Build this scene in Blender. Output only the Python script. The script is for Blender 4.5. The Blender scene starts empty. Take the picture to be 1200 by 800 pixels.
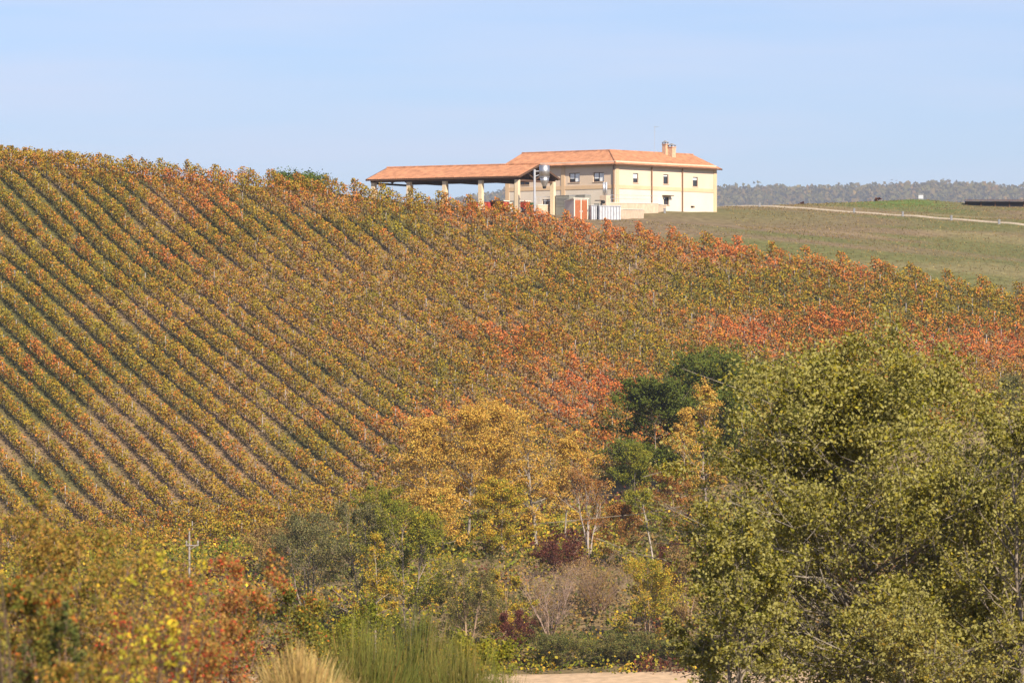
import bpy, math, random
import numpy as np
R_ = math.radians
SC = bpy.context.scene
COL = SC.collection

# ------------------------------------------------------------------ camera
F, CX, HZ = 6000.0, 600.0, 450.0        # focal length in photo pixels, centre column, eye-level row
cam_d = bpy.data.cameras.new('camera')
cam = bpy.data.objects.new('camera', cam_d); COL.objects.link(cam)
cam.location = (0, 0, 0)
cam.rotation_euler = (R_(90) - math.atan(-50 / F), 0, 0)
cam_d.sensor_width = 36; cam_d.lens = 36 * F / 1200
cam_d.clip_start = 1.0; cam_d.clip_end = 25000
cam_d.dof.use_dof = True; cam_d.dof.focus_distance = 560; cam_d.dof.aperture_fstop = 9.5
SC.camera = cam

# ------------------------------------------------------------------ sky, sun, exposure
SUN_AZ, SUN_EL = R_(29), R_(38)          # to the right behind the camera
wd = bpy.data.worlds.new('World'); SC.world = wd; wd.use_nodes = True
nt = wd.node_tree; nt.nodes.clear()
sky = nt.nodes.new('ShaderNodeTexSky'); sky.sky_type = 'NISHITA'; sky.sun_disc = False
sky.sun_elevation = SUN_EL; sky.sun_rotation = math.pi - SUN_AZ
sky.altitude = 300; sky.air_density = 0.85; sky.dust_density = 0.6; sky.ozone_density = 2.0
tc = nt.nodes.new('ShaderNodeTexCoord'); mp = nt.nodes.new('ShaderNodeMapping')
mp.inputs['Scale'].default_value = (5.0, 5.0, 60.0)
nz = nt.nodes.new('ShaderNodeTexNoise'); nz.inputs['Scale'].default_value = 1.6; nz.inputs['Detail'].default_value = 5
rmp = nt.nodes.new('ShaderNodeValToRGB')
rmp.color_ramp.elements[0].position = 0.38; rmp.color_ramp.elements[0].color = (0, 0, 0, 1)
rmp.color_ramp.elements[1].position = 0.68; rmp.color_ramp.elements[1].color = (0.5, 0.5, 0.5, 1)
mx = nt.nodes.new('ShaderNodeMix'); mx.data_type = 'RGBA'
bg = nt.nodes.new('ShaderNodeBackground'); bg.inputs['Strength'].default_value = 0.072
wo = nt.nodes.new('ShaderNodeOutputWorld')
L = nt.links.new
L(tc.outputs['Generated'], mp.inputs['Vector']); L(mp.outputs['Vector'], nz.inputs['Vector'])
L(nz.outputs['Fac'], rmp.inputs['Fac']); L(rmp.outputs['Color'], mx.inputs['Factor'])
L(sky.outputs['Color'], mx.inputs['A']); mx.inputs['B'].default_value = (8.0, 7.7, 7.4, 1)
tn = nt.nodes.new('ShaderNodeMix'); tn.data_type = 'RGBA'; tn.blend_type = 'MULTIPLY'; tn.inputs['Factor'].default_value = 1.0
tn.inputs['B'].default_value = (0.775, 0.86, 1.12, 1); L(mx.outputs['Result'], tn.inputs['A'])
L(tn.outputs['Result'], bg.inputs['Color']); L(bg.outputs['Background'], wo.inputs['Surface'])

sd = bpy.data.lights.new('sun', 'SUN'); sd.energy = 5.0; sd.angle = R_(0.53); sd.color = (1.0, 0.88, 0.71)
sun = bpy.data.objects.new('sun', sd); COL.objects.link(sun)
sun.rotation_euler = (R_(90) - SUN_EL, 0, SUN_AZ); sun.location = (100, -100, 120)

SC.view_settings.view_transform = 'Standard'; SC.view_settings.look = 'None'
SC.view_settings.exposure = 0.8; SC.view_settings.gamma = 1.0
SC.cycles.max_bounces = 5; SC.cycles.diffuse_bounces = 3; SC.cycles.glossy_bounces = 2
SC.cycles.transmission_bounces = 3; SC.cycles.volume_bounces = 1; SC.cycles.transparent_max_bounces = 6
SC.cycles.use_denoising = True

# ------------------------------------------------------------------ helpers
def tag(o, label=None, cat=None, group=None, kind=None):
    if label: o['label'] = label
    if cat: o['category'] = cat
    if group: o['group'] = group
    if kind: o['kind'] = kind
    return o

def empty(name, loc, label, cat, group=None):
    o = bpy.data.objects.new(name, None); COL.objects.link(o); o.location = loc
    o.empty_display_size = 0.3
    return tag(o, label, cat, group)

def mesh_arrays(name, v, q, col=None, smooth=False):
    v = np.asarray(v, np.float32); q = np.asarray(q, np.int32)
    me = bpy.data.meshes.new(name)
    me.vertices.add(len(v)); me.vertices.foreach_set('co', v.ravel())
    n, k = q.shape
    me.loops.add(n * k); me.loops.foreach_set('vertex_index', q.ravel())
    me.polygons.add(n); me.polygons.foreach_set('loop_start', np.arange(0, n * k, k, dtype=np.int32))
    try: me.polygons.foreach_set('loop_total', np.full(n, k, np.int32))
    except Exception: pass
    if col is not None:
        a = me.color_attributes.new('Col', 'FLOAT_COLOR', 'POINT')
        c = np.ones((len(v), 4), np.float32); c[:, :3] = col
        a.data.foreach_set('color', c.ravel())
    if smooth: me.polygons.foreach_set('use_smooth', np.ones(n, bool))
    me.update(calc_edges=True); me.validate()
    return me

def link(name, me, mat, parent=None, loc=(0, 0, 0), rz=0.0):
    o = bpy.data.objects.new(name, me); COL.objects.link(o)
    if mat and not me.materials: me.materials.append(mat)
    o.parent = parent; o.location = loc; o.rotation_euler = (0, 0, rz)
    return o

class MB:
    """collects polygons, then becomes one mesh object"""
    def __init__(s): s.v = []; s.f = []
    def quad(s, *p):
        n = len(s.v); s.v += [tuple(map(float, a)) for a in p]; s.f.append(tuple(range(n, n + len(p)))); return s
    def hexa(s, p):                       # 8 corners: bottom 4, top 4
        n = len(s.v); s.v += [tuple(map(float, a)) for a in p]
        for f in ((3, 2, 1, 0), (4, 5, 6, 7), (0, 1, 5, 4), (1, 2, 6, 5), (2, 3, 7, 6), (3, 0, 4, 7)):
            s.f.append(tuple(n + i for i in f))
        return s
    def box(s, o, a, b, c, la, lb, lc):   # centre of the base, unit axes a b c, sizes (a,b centred, c upward)
        o, a, b, c = (np.array(t, float) for t in (o, a, b, c))
        P = []
        for h in (0, lc):
            for i, j in ((-.5, -.5), (.5, -.5), (.5, .5), (-.5, .5)):
                P.append(o + a * la * i + b * lb * j + c * h)
        return s.hexa(P)
    def abox(s, x0, x1, y0, y1, z0, z1):
        return s.hexa([(x0, y0, z0), (x1, y0, z0), (x1, y1, z0), (x0, y1, z0), (x0, y0, z1), (x1, y0, z1), (x1, y1, z1), (x0, y1, z1)])
    def bar(s, p, q, w, h=None):
        p, q = np.array(p, float), np.array(q, float); d = q - p; l = np.linalg.norm(d); d /= l
        up = np.array((0, 0, 1.0)) if abs(d[2]) < .9 else np.array((1.0, 0, 0))
        a = np.cross(d, up); a /= np.linalg.norm(a); b = np.cross(a, d)
        return s.box(p, a, b, d, w, h or w, l)
    def lathe(s, o, prof, n=20, cap=True):
        base = len(s.v)
        for r, z in prof:
            for i in range(n):
                t = 2 * math.pi * i / n; s.v.append((o[0] + r * math.cos(t), o[1] + r * math.sin(t), o[2] + z))
        for k in range(len(prof) - 1):
            for i in range(n):
                j = (i + 1) % n; s.f.append((base + k * n + i, base + k * n + j, base + (k + 1) * n + j, base + (k + 1) * n + i))
        if cap:
            s.f.append(tuple(base + i for i in reversed(range(n)))); m = base + (len(prof) - 1) * n
            s.f.append(tuple(m + i for i in range(n)))
        return s
    def tube(s, p, q, r, n=8):
        p, q = np.array(p, float), np.array(q, float); d = q - p; d /= np.linalg.norm(d)
        up = np.array((0, 0, 1.0)) if abs(d[2]) < .9 else np.array((1.0, 0, 0))
        a = np.cross(d, up); a /= np.linalg.norm(a); b = np.cross(d, a); base = len(s.v)
        for c in (p, q):
            for i in range(n):
                t = 2 * math.pi * i / n; s.v.append(tuple(c + r * (a * math.cos(t) + b * math.sin(t))))
        for i in range(n):
            j = (i + 1) % n; s.f.append((base + i, base + j, base + n + j, base + n + i))
        s.f.append(tuple(base + i for i in reversed(range(n)))); s.f.append(tuple(base + n + i for i in range(n)))
        return s
    def build(s, name, mat, parent=None, org=(0, 0, 0), bevel=0, smooth=False):
        me = bpy.data.meshes.new(name); o3 = np.array(org, float)
        me.from_pydata([tuple(np.array(v) - o3) for v in s.v], [], s.f); me.update()
        if smooth:
            for p in me.polygons: p.use_smooth = True
        o = link(name, me, mat, parent)
        if bevel:
            m = o.modifiers.new('bevel', 'BEVEL'); m.width = bevel; m.segments = 1; m.limit_method = 'ANGLE'
        return o

# ------------------------------------------------------------------ materials
def new_mat(name):
    m = bpy.data.materials.new(name); m.use_nodes = True
    return m, m.node_tree, m.node_tree.nodes['Principled BSDF']

def mat_plain(name, c, rough=0.7, metal=0.0, var=0.12, scale=3.0, bump=0.0, bscale=40.0, spec=0.3):
    m, t, b = new_mat(name)
    n = t.nodes.new('ShaderNodeTexNoise'); n.inputs['Scale'].default_value = scale; n.inputs['Detail'].default_value = 6
    g = t.nodes.new('ShaderNodeTexCoord'); t.links.new(g.outputs['Object'], n.inputs['Vector'])
    r = t.nodes.new('ShaderNodeValToRGB')
    r.color_ramp.elements[0].position = 0.3; r.color_ramp.elements[1].position = 0.72
    r.color_ramp.elements[0].color = tuple(max(0, x * (1 - var)) for x in c) + (1,)
    r.color_ramp.elements[1].color = tuple(min(1, x * (1 + var)) for x in c) + (1,)
    t.links.new(n.outputs['Fac'], r.inputs['Fac']); t.links.new(r.outputs['Color'], b.inputs['Base Color'])
    b.inputs['Roughness'].default_value = rough; b.inputs['Metallic'].default_value = metal
    b.inputs['Specular IOR Level'].default_value = spec
    if bump:
        n2 = t.nodes.new('ShaderNodeTexNoise'); n2.inputs['Scale'].default_value = bscale; n2.inputs['Detail'].default_value = 4
        t.links.new(g.outputs['Object'], n2.inputs['Vector'])
        bp = t.nodes.new('ShaderNodeBump'); bp.inputs['Strength'].default_value = bump; bp.inputs['Distance'].default_value = 0.05
        t.links.new(n2.outputs['Fac'], bp.inputs['Height']); t.links.new(bp.outputs['Normal'], b.inputs['Normal'])
    return m

def mat_leaf(name, rough=0.6, trans=0.28, spec=0.1, back=None):
    m, t, b = new_mat(name)
    a = t.nodes.new('ShaderNodeVertexColor'); a.layer_name = 'Col'
    csrc = a.outputs['Color']
    if back:
        g = t.nodes.new('ShaderNodeNewGeometry'); mxx = t.nodes.new('ShaderNodeMix'); mxx.data_type = 'RGBA'
        t.links.new(g.outputs['Backfacing'], mxx.inputs['Factor']); t.links.new(csrc, mxx.inputs['A'])
        mxx.inputs['B'].default_value = back + (1,); csrc = mxx.outputs['Result']
    t.links.new(csrc, b.inputs['Base Color'])
    b.inputs['Roughness'].default_value = rough; b.inputs['Specular IOR Level'].default_value = spec
    tr = t.nodes.new('ShaderNodeBsdfTranslucent'); t.links.new(a.outputs['Color'], tr.inputs['Color'])
    ms = t.nodes.new('ShaderNodeMixShader'); ms.inputs['Fac'].default_value = trans
    o = t.nodes['Material Output']
    t.links.new(b.outputs['BSDF'], ms.inputs[1]); t.links.new(tr.outputs['BSDF'], ms.inputs[2]); t.links.new(ms.outputs['Shader'], o.inputs['Surface'])
    return m

def mat_vcol(name, rough=0.9, nscale=0.5, var=0.25, bump=0.0):
    m, t, b = new_mat(name)
    a = t.nodes.new('ShaderNodeVertexColor'); a.layer_name = 'Col'
    g = t.nodes.new('ShaderNodeTexCoord')
    n = t.nodes.new('ShaderNodeTexNoise'); n.inputs['Scale'].default_value = nscale; n.inputs['Detail'].default_value = 9; n.inputs['Roughness'].default_value = 0.65
    t.links.new(g.outputs['Object'], n.inputs['Vector'])
    r = t.nodes.new('ShaderNodeMapRange'); r.inputs['From Min'].default_value = 0.3; r.inputs['From Max'].default_value = 0.7
    r.inputs['To Min'].default_value = 1 - var; r.inputs['To Max'].default_value = 1 + var
    t.links.new(n.outputs['Fac'], r.inputs['Value'])
    h = t.nodes.new('ShaderNodeHueSaturation'); t.links.new(a.outputs['Color'], h.inputs['Color']); t.links.new(r.outputs['Result'], h.inputs['Value'])
    t.links.new(h.outputs['Color'], b.inputs['Base Color'])
    b.inputs['Roughness'].default_value = rough; b.inputs['Specular IOR Level'].default_value = 0.1
    if bump:
        bp = t.nodes.new('ShaderNodeBump'); bp.inputs['Strength'].default_value = bump; bp.inputs['Distance'].default_value = 0.25
        t.links.new(n.outputs['Fac'], bp.inputs['Height']); t.links.new(bp.outputs['Normal'], b.inputs['Normal'])
    return m

M = {}
M['leaf'] = mat_leaf('leaf')
M['vine'] = mat_leaf('vine_leaf', 0.65, 0.14, 0.08)
M['poplar'] = mat_leaf('poplar_leaf', 0.5, 0.25, 0.12, (0.30, 0.27, 0.08))
M['bark'] = mat_vcol('bark', 0.9, 6.0, 0.3)
M['ground'] = mat_vcol('ground', 0.95, 0.9, 0.38, 0.5)
M['straw'] = mat_leaf('straw', 0.6, 0.2, 0.2)
M['tile'] = mat_plain('roof_tile', (0.41, 0.19, 0.10), 0.85, 0, 0.3, 1.5, 0.3, 14)
M['soffit'] = mat_plain('brown_timber', (0.10, 0.055, 0.035), 0.8)
M['wall_hi'] = mat_plain('cream_plaster', (0.62, 0.495, 0.38), 0.9, 0, 0.06, 0.5)
M['wall_lo'] = mat_plain('pale_plaster', (0.63, 0.555, 0.46), 0.9, 0, 0.06, 0.5)
M['band'] = mat_plain('ochre_plaster', (0.60, 0.43, 0.27), 0.9, 0, 0.08, 0.5)
M['pillar'] = mat_plain('pillar_plaster', (0.64, 0.52, 0.36), 0.9, 0, 0.08, 1)
M['pipe'] = mat_plain('brown_pipe', (0.22, 0.12, 0.07), 0.5)
M['frame'] = mat_plain('window_frame', (0.08, 0.045, 0.035), 0.6)
M['curtain'] = mat_plain('white_curtain', (0.72, 0.76, 0.78), 0.8)
m_, t_, b_ = new_mat('glass'); b_.inputs['Base Color'].default_value = (0.03, 0.035, 0.045, 1); b_.inputs['Roughness'].default_value = 0.08; M['glass'] = m_
M['steel'] = mat_plain('steel', (0.52, 0.51, 0.50), 0.42, 0.9, 0.06, 2)
M['galv'] = mat_plain('galvanised', (0.55, 0.56, 0.58), 0.5, 0.7, 0.12, 4)
M['white_metal'] = mat_plain('white_metal', (0.46, 0.47, 0.50), 0.5, 0.2, 0.15, 3)
M['shed_wall'] = mat_plain('shed_panel', (0.62, 0.52, 0.45), 0.7, 0, 0.06, 3)
M['shed_door'] = mat_plain('rust_door', (0.33, 0.105, 0.04), 0.6, 0, 0.15, 5)
M['trim'] = mat_plain('white_trim', (0.75, 0.68, 0.58), 0.6)
M['greybox'] = mat_plain('grey_green_box', (0.25, 0.245, 0.21), 0.6)
M['red'] = mat_plain('red_paint', (0.42, 0.05, 0.035), 0.5, 0, 0.2, 4)
M['dark'] = mat_plain('dark_rubber', (0.03, 0.03, 0.035), 0.7)
M['green_paint'] = mat_plain('green_paint', (0.05, 0.12, 0.05), 0.5)
M['stone'] = mat_plain('terrace_stone', (0.58, 0.45, 0.33), 0.9, 0, 0.15, 2, 0.2)
M['brick'] = mat_plain('chimney_brick', (0.55, 0.36, 0.24), 0.9, 0, 0.2, 6)
M['concrete'] = mat_plain('concrete', (0.22, 0.225, 0.24), 0.9, 0, 0.15, 5)
M['pole'] = mat_plain('weathered_pole', (0.27, 0.235, 0.21), 0.9)
M['gravel'] = mat_plain('gravel', (0.42, 0.35, 0.26), 0.95, 0, 0.2, 3)
M['dirt'] = mat_plain('dirt', (0.44, 0.31, 0.19), 0.95, 0, 0.2, 1.2, 0.4, 6)
M['post'] = mat_plain('vine_post', (0.34, 0.30, 0.27), 0.8, 0, 0.15, 3)

# ------------------------------------------------------------------ terrain height
_DO, _DN = (-60, 0, 75, 140, 160, 238, 295, 300, 600), (-120, 0, 150, 330, 400, 515, 588, 600, 1200)
def ND(D): return np.interp(D, _DO, _DN)          # survey distance -> metres
def ZP(py, D): return (HZ - py) / F * float(ND(D))
def W(px, py, D): d = float(ND(D)); return ((px - CX) / F * d, d, (HZ - py) / F * d)
def OLD(X, Y, Z): return W(CX + 3000 * X / Y, 380 - 3000 * Z / Y, Y)
# vineyard: crest line, then the fall of the slope towards the camera
CRX, CRY, CRZ = (-95, -64, -21, 2, 10.3, 16, 30, 59, 90), (648, 640, 634, 626, 620, 616, 608, 590, 574), (29.8, 27.4, 23.0, 19.8, 18.1, 17.2, 14.9, 9.0, 3.5)
FALL = ((-90, -64, -15, 12, 60, 90), (.335, .33, .288, .272, .285, .285))
def plane(X, Y): return np.interp(X, CRX, CRZ) - np.interp(X, *FALL) * (np.interp(X, CRX, CRY) - Y)
cp = []
for X in (-90, -75, -60, -45, -30, -15, 0, 15, 30, 45, 60, 75, 90):
    yc_ = float(np.interp(X, CRX, CRY)); yl_ = float(np.interp(X, (-80, -51, -15, 10, 54, 90), (500, 508, 513, 518, 542, 556)))
    for t in (0, .2, .4, .6, .8, 1.0):
        Y = yl_ + (yc_ - yl_) * t; cp.append((X, Y, float(plane(X, Y)) + 0.3 * math.sin(X * .06 + 1) * math.sin(Y * .03)))
cp += [W(700, 788, 166), W(500, 788, 166), W(850, 788, 166), OLD(-28, 165, -22.8), OLD(-60, 165, -23), OLD(45, 170, -22.5), OLD(80, 175, -22.5),
       W(600, 645, 200), W(760, 640, 200), W(400, 650, 196), OLD(-40, 186, -19.5), OLD(40, 205, -17.5), OLD(75, 210, -17.5),
       W(700, 705, 183), OLD(-10, 183, -19.8)]
# the far side of the crest, the plateau of the farm and the field to its right
cp += [OLD(-67, 338, 19.7), OLD(-85, 338, 21.8), OLD(-50, 335, 17.4), OLD(-30, 335, 15.9), OLD(-64, 365, 18.0), OLD(-30, 360, 14.5), OLD(-90, 370, 22),
       OLD(0.6, 322, 14.1), OLD(-18.7, 333, 14.7), OLD(-8, 345, 14.9), OLD(13.6, 338, 15.0), OLD(-1, 349, 15.0), OLD(28, 354, 16.2), OLD(14, 370, 15.6),
       W(675, 257.5, 319.5), W(710, 256.5, 320), W(760, 258, 327), W(840, 262, 334), W(860, 242.5, 370), W(1020, 251, 358), W(1200, 264, 345),
       W(1000, 270, 331), W(1200, 302, 320), W(1110, 280, 331), W(1050, 235.5, 387), W(940, 240.5, 387), W(1200, 242.5, 382), W(1130, 241, 384), W(1085, 234, 387)]
for X in (-110, -50, 0, 50, 110): cp += [OLD(X, 425, 6), OLD(X, 460, 0)]
# the camera's own hillside
for D, z in ((15, -2.75), (30, -5.2), (48, -8.2), (70, -11.8), (100, -16.3), (140, -22.0)):
    for k in (-.3, -.1, .1, .3): cp.append(OLD(k * D * (1 if D > 40 else 1.6), D, z - (.3 if k > 0 else 0)))
cp += [OLD(-60, 90, -15), OLD(60, 90, -15), (-10, 3, -1.75), (10, 3, -1.75), (0, -50, 0.5), (-40, -50, 0.8), (40, -50, .3), (0, 12, -2.0)]
cp = np.array(cp, float)
def _tps(r2): return np.where(r2 > 0, r2 * np.log(np.maximum(r2, 1e-12)), 0.0)
_S = 100.0
_P = cp[:, :2] / _S
_n = len(cp); _A = np.zeros((_n + 3, _n + 3))
_A[:_n, :_n] = _tps(((_P[:, None] - _P[None]) ** 2).sum(2)) + np.eye(_n) * 2e-4
_A[:_n, _n] = 1; _A[:_n, _n + 1:] = _P; _A[_n, :_n] = 1; _A[_n + 1:, :_n] = _P.T
_w = np.linalg.solve(_A, np.concatenate([cp[:, 2], np.zeros(3)]))
_NR = np.random.default_rng(5).random((64, 64))
def noise2(x, y, s):
    x = np.asarray(x, float) / s; y = np.asarray(y, float) / s
    xi = np.floor(x).astype(int); yi = np.floor(y).astype(int); fx = x - xi; fy = y - yi
    fx = fx * fx * (3 - 2 * fx); fy = fy * fy * (3 - 2 * fy); g = lambda a, b: _NR[a % 64, b % 64]
    return (g(xi, yi) * (1 - fx) + g(xi + 1, yi) * fx) * (1 - fy) + (g(xi, yi + 1) * (1 - fx) + g(xi + 1, yi + 1) * fx) * fy

def ground(X, Y):
    X = np.asarray(X, float); Y = np.asarray(Y, float); sh = np.broadcast(X, Y).shape
    x = np.broadcast_to(X, sh).ravel(); y = np.broadcast_to(Y, sh).ravel()
    xc = np.clip(x, -120, 120); yc = np.clip(y, -60, 910)
    out = np.zeros(len(x))
    for i in range(0, len(x), 4000):
        q = np.stack([xc[i:i + 4000], yc[i:i + 4000]], 1) / _S
        out[i:i + 4000] = _tps(((q[:, None] - _P[None]) ** 2).sum(2)) @ _w[:_n] + _w[_n] + q @ _w[_n + 1:]
    out = out + np.clip((y - 110) / 60, 0, 1) * ((noise2(x, y, 4) - .5) * .16 + (noise2(x + 31, y, 11) - .5) * .25)
    far = np.clip((y - 910) / 400, 0, 1); side = np.clip((np.abs(x) - 120) / 250, 0, 1)
    m = np.maximum(far, side); m = m * m * (3 - 2 * m)
    out = out * (1 - m) + (-30) * m
    return out.reshape(sh)
def gz(x, y): return float(ground(x, y))

UPX, UPY = (-95, -64, -45, -21, 2, 10.3, 30, 59, 90), (664, 658, 646, 637, 628, 620, 609, 592, 576)
LOX, LOY = (-80, -51, -15, 10, 54, 90), (470, 478, 500, 516, 542, 556)
def y_up(X): return np.interp(X, UPX, UPY)
def y_lo(X): return np.interp(X, LOX, LOY)

# ------------------------------------------------------------------ ground sheet
gx = np.unique(np.concatenate([np.arange(-130, 131, 2.0), -130 - np.geomspace(4, 5000, 26), 130 + np.geomspace(4, 5000, 26)]))
gy = np.unique(np.concatenate([np.arange(-80, 380, 4.0), np.arange(380, 921, 2.0), 921 + np.geomspace(3, 12300, 32), -80 - np.geomspace(5, 2000, 12)]))
GX, GY = np.meshgrid(gx, gy)
GZ = ground(GX, GY)
def mixc(a, b, t): return np.array(a)[None] * (1 - t[:, None]) + np.array(b)[None] * t[:, None]
x, y = GX.ravel(), GY.ravel()
n1, n2, n3 = noise2(x, y * .6, 7), noise2(x + 99, y * .5 + 17, 23), noise2(x * .4, y * .6 + 55, 5)
ss = lambda a, b, v: (lambda t: t * t * (3 - 2 * t))(np.clip((v - a) / (b - a), 0, 1))
valley = mixc((.13, .10, .05), (.20, .14, .07), n1)
vine = mixc((.215, .145, .08), (.10, .095, .035), ss(.30, .62, .55 * n1 + .45 * n2))
field = mixc((.17, .125, .075), (.12, .12, .045), ss(.42, .66, .5 * n3 + .5 * n2))
tint = ss(.55, .8, noise2(x * .5 + 7, y + 3, 9))
field = field * (1 - .35 * tint[:, None]) + np.array((.30, .22, .13))[None] * .35 * tint[:, None]
gp = np.exp(-(((x - 57) / 11) ** 2 + ((y - 762) / 30) ** 2) * 1.2)[:, None] * (y > 726)[:, None]
lawn = np.clip(gp * 1.3, 0, 1) * .9
field = field * (1 - lawn) + np.array((.09, .14, .03))[None] * lawn
near_h = np.exp(-(((x - 30) / 16) ** 2 + ((y - 690) / 20) ** 2))[:, None] * .6
field = field * (1 - near_h) + np.array((.12, .13, .045))[None] * near_h
yu, yl = y_up(x), y_lo(x)
t1 = ss(-2, 2, y - yu)[:, None]; t0 = ss(-6, 3, y - yl)[:, None]
gcol = valley * (1 - t0) + (vine * (1 - t1) + field * t1) * t0
idx = np.arange(GX.size).reshape(GX.shape)
q = np.stack([idx[:-1, :-1], idx[:-1, 1:], idx[1:, 1:], idx[1:, :-1]], -1).reshape(-1, 4)
go = link('ground', mesh_arrays('ground', np.stack([x, y, GZ.ravel()], 1), q, gcol, True), M['ground'])
tag(go, 'grassy hillside and valley floor under the vineyard and the farm', kind='structure')

def strip(name, pts, width, mat, label, lift=0.1):
    """a track laid along ground points"""
    P = np.array(pts, float); d = np.linalg.norm(np.diff(P, axis=0), axis=1); s = np.concatenate([[0], np.cumsum(d)])
    n = int(s[-1] / 1.5) + 2; t = np.linspace(0, s[-1], n)
    X = np.interp(t, s, P[:, 0]); Y = np.interp(t, s, P[:, 1])
    T = np.stack([np.gradient(X), np.gradient(Y)], 1); T /= np.linalg.norm(T, axis=1)[:, None]; N = np.stack([-T[:, 1], T[:, 0]], 1)
    off = np.linspace(-.5, .5, 7) * width
    w = 1 + .12 * (noise2(t, t * 0, 3) - .5)
    VX = X[:, None] + N[:, :1] * off[None] * w[:, None]; VY = Y[:, None] + N[:, 1:] * off[None] * w[:, None]
    VZ = ground(VX, VY) + lift + (1 - (np.abs(off) / (width / 2)) ** 4)[None] * .12
    VZ[:, 0] -= .3; VZ[:, -1] -= .3
    ii = np.arange(VX.size).reshape(VX.shape)
    qq = np.stack([ii[:-1, :-1], ii[1:, :-1], ii[1:, 1:], ii[:-1, 1:]], -1).reshape(-1, 4)
    return tag(link(name, mesh_arrays(name, np.stack([VX.ravel(), VY.ravel(), VZ.ravel()], 1), qq, None, True), mat), label, kind='structure')
def WG(px, D): d = float(ND(D)); return ((px - CX) / F * d, d)
strip('gravel_road', [WG(842, 372), WG(900, 366.5), WG(1020, 358), WG(1110, 351.5), WG(1200, 345), WG(1290, 338)], 1.1, M['gravel'], 'pale gravel road crossing the grass field right of the house', .05)
strip('dirt_track', [WG(60, 161.5), WG(330, 162.3), WG(640, 163.2), WG(860, 164), WG(1140, 165)], 9, M['dirt'], 'pale bare dirt track along the valley floor', .12)

# ------------------------------------------------------------------ far wooded ridge
HX = np.linspace(-3600, 4100, 161)
def ridge_z(X):
    px = CX + F * X / 9000
    py = np.interp(px, (-700, 300, 440, 500, 540, 600, 680, 840, 930, 1000, 1060, 1110, 1160, 1200, 1500, 2200),
                   (310, 272, 262, 252, 247, 235, 229, 232, 233, 231, 229, 228, 231, 234, 250, 310))
    return (HZ - py) / F * 9000
HT = np.linspace(0, 1, 22)
hx, ht = np.meshgrid(HX, HT)
hy = 6500 + 4500 * ht
prof = np.where(ht < .55, np.sin(np.clip(ht / .55, 0, 1) * math.pi / 2) ** 1.1, 1 - .6 * ((ht - .55) / .45) ** 2)
hz = -35 + (ridge_z(hx) + 35) * prof + (noise2(hx, hy, 200) - .5) * 18
ii = np.arange(hx.size).reshape(hx.shape)
qq = np.stack([ii[:-1, :-1], ii[:-1, 1:], ii[1:, 1:], ii[1:, :-1]], -1).reshape(-1, 4)
hc = np.tile(np.array((.06, .055, .035)), (hx.size, 1))
tag(link('far_hill', mesh_arrays('far_hill', np.stack([hx.ravel(), hy.ravel(), hz.ravel()], 1), qq, hc, True), M['ground']), 'far wooded ridge behind the farm', kind='structure')

# ------------------------------------------------------------------ foliage machinery
def unit(v): return v / np.maximum(np.linalg.norm(v, axis=-1, keepdims=True), 1e-9)

SUNV = np.array((math.sin(SUN_AZ) * .8, -math.cos(SUN_AZ) * .8, .75))
def leaf_quads(P, size, rng, col, up=0.35, aspect=0.62):
    n = len(P)
    nrm = rng.normal(size=(n, 3)) * np.where(rng.random(n) < .5, 1, -1)[:, None] + SUNV[None] * up * 2.6; nrm = unit(nrm)   # blades turn to the light
    a = unit(np.cross(nrm, rng.normal(size=(n, 3)))); b = np.cross(nrm, a)
    s = (np.asarray(size) * rng.uniform(.65, 1.3, n))[:, None]
    bend = nrm * s * .16
    V = np.stack([P - a * s * .5, P + b * s * .5 * aspect + bend, P + a * s * .5, P - b * s * .5 * aspect + bend], 1).reshape(-1, 3)
    Q = np.arange(4 * n).reshape(n, 4)
    return V, Q, np.repeat(col, 4, 0)

def tubes(lines, radii, sides=5):
    B, P, _ = lines.shape
    T = unit(np.gradient(lines, axis=1)); ref = np.where(np.abs(T[..., 2:3]) > .9, np.array((1., 0, 0)), np.array((0, 0, 1.)))
    u = unit(np.cross(T, ref)); v = np.cross(T, u)
    ang = np.arange(sides) * 2 * math.pi / sides
    V = lines[:, :, None] + radii[:, :, None, None] * (np.cos(ang)[:, None] * u[:, :, None] + np.sin(ang)[:, None] * v[:, :, None])
    id_ = np.arange(B * P * sides).reshape(B, P, sides); r = np.roll(id_, -1, 2)
    Q = np.stack([id_[:, :-1], r[:, :-1], r[:, 1:], id_[:, 1:]], -1).reshape(-1, 4)
    return V.reshape(-1, 3), Q

def join(parts):
    V, Q, C, n = [], [], [], 0
    for v, q, c in parts:
        V.append(v); Q.append(q + n); C.append(c); n += len(v)
    return np.concatenate(V), np.concatenate(Q), np.concatenate(C)

def pick(palette, n, rng, bias=None):
    cols = np.array([p[0] for p in palette], float); w = np.array([p[1] for p in palette], float); w /= w.sum()
    cum = np.cumsum(w); r = rng.random(n)
    if bias is not None: r = np.clip(.45 * r + .55 * bias, 0, .9999)
    k = np.searchsorted(cum, r); k = np.clip(k, 0, len(cols) - 1)
    c = cols[k] * .8 * np.exp(rng.normal(0, .2, n))[:, None]
    c[:, 2] *= .72
    return np.clip(c * rng.normal(1, .05, (n, 3)), 0.003, .9)

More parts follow.
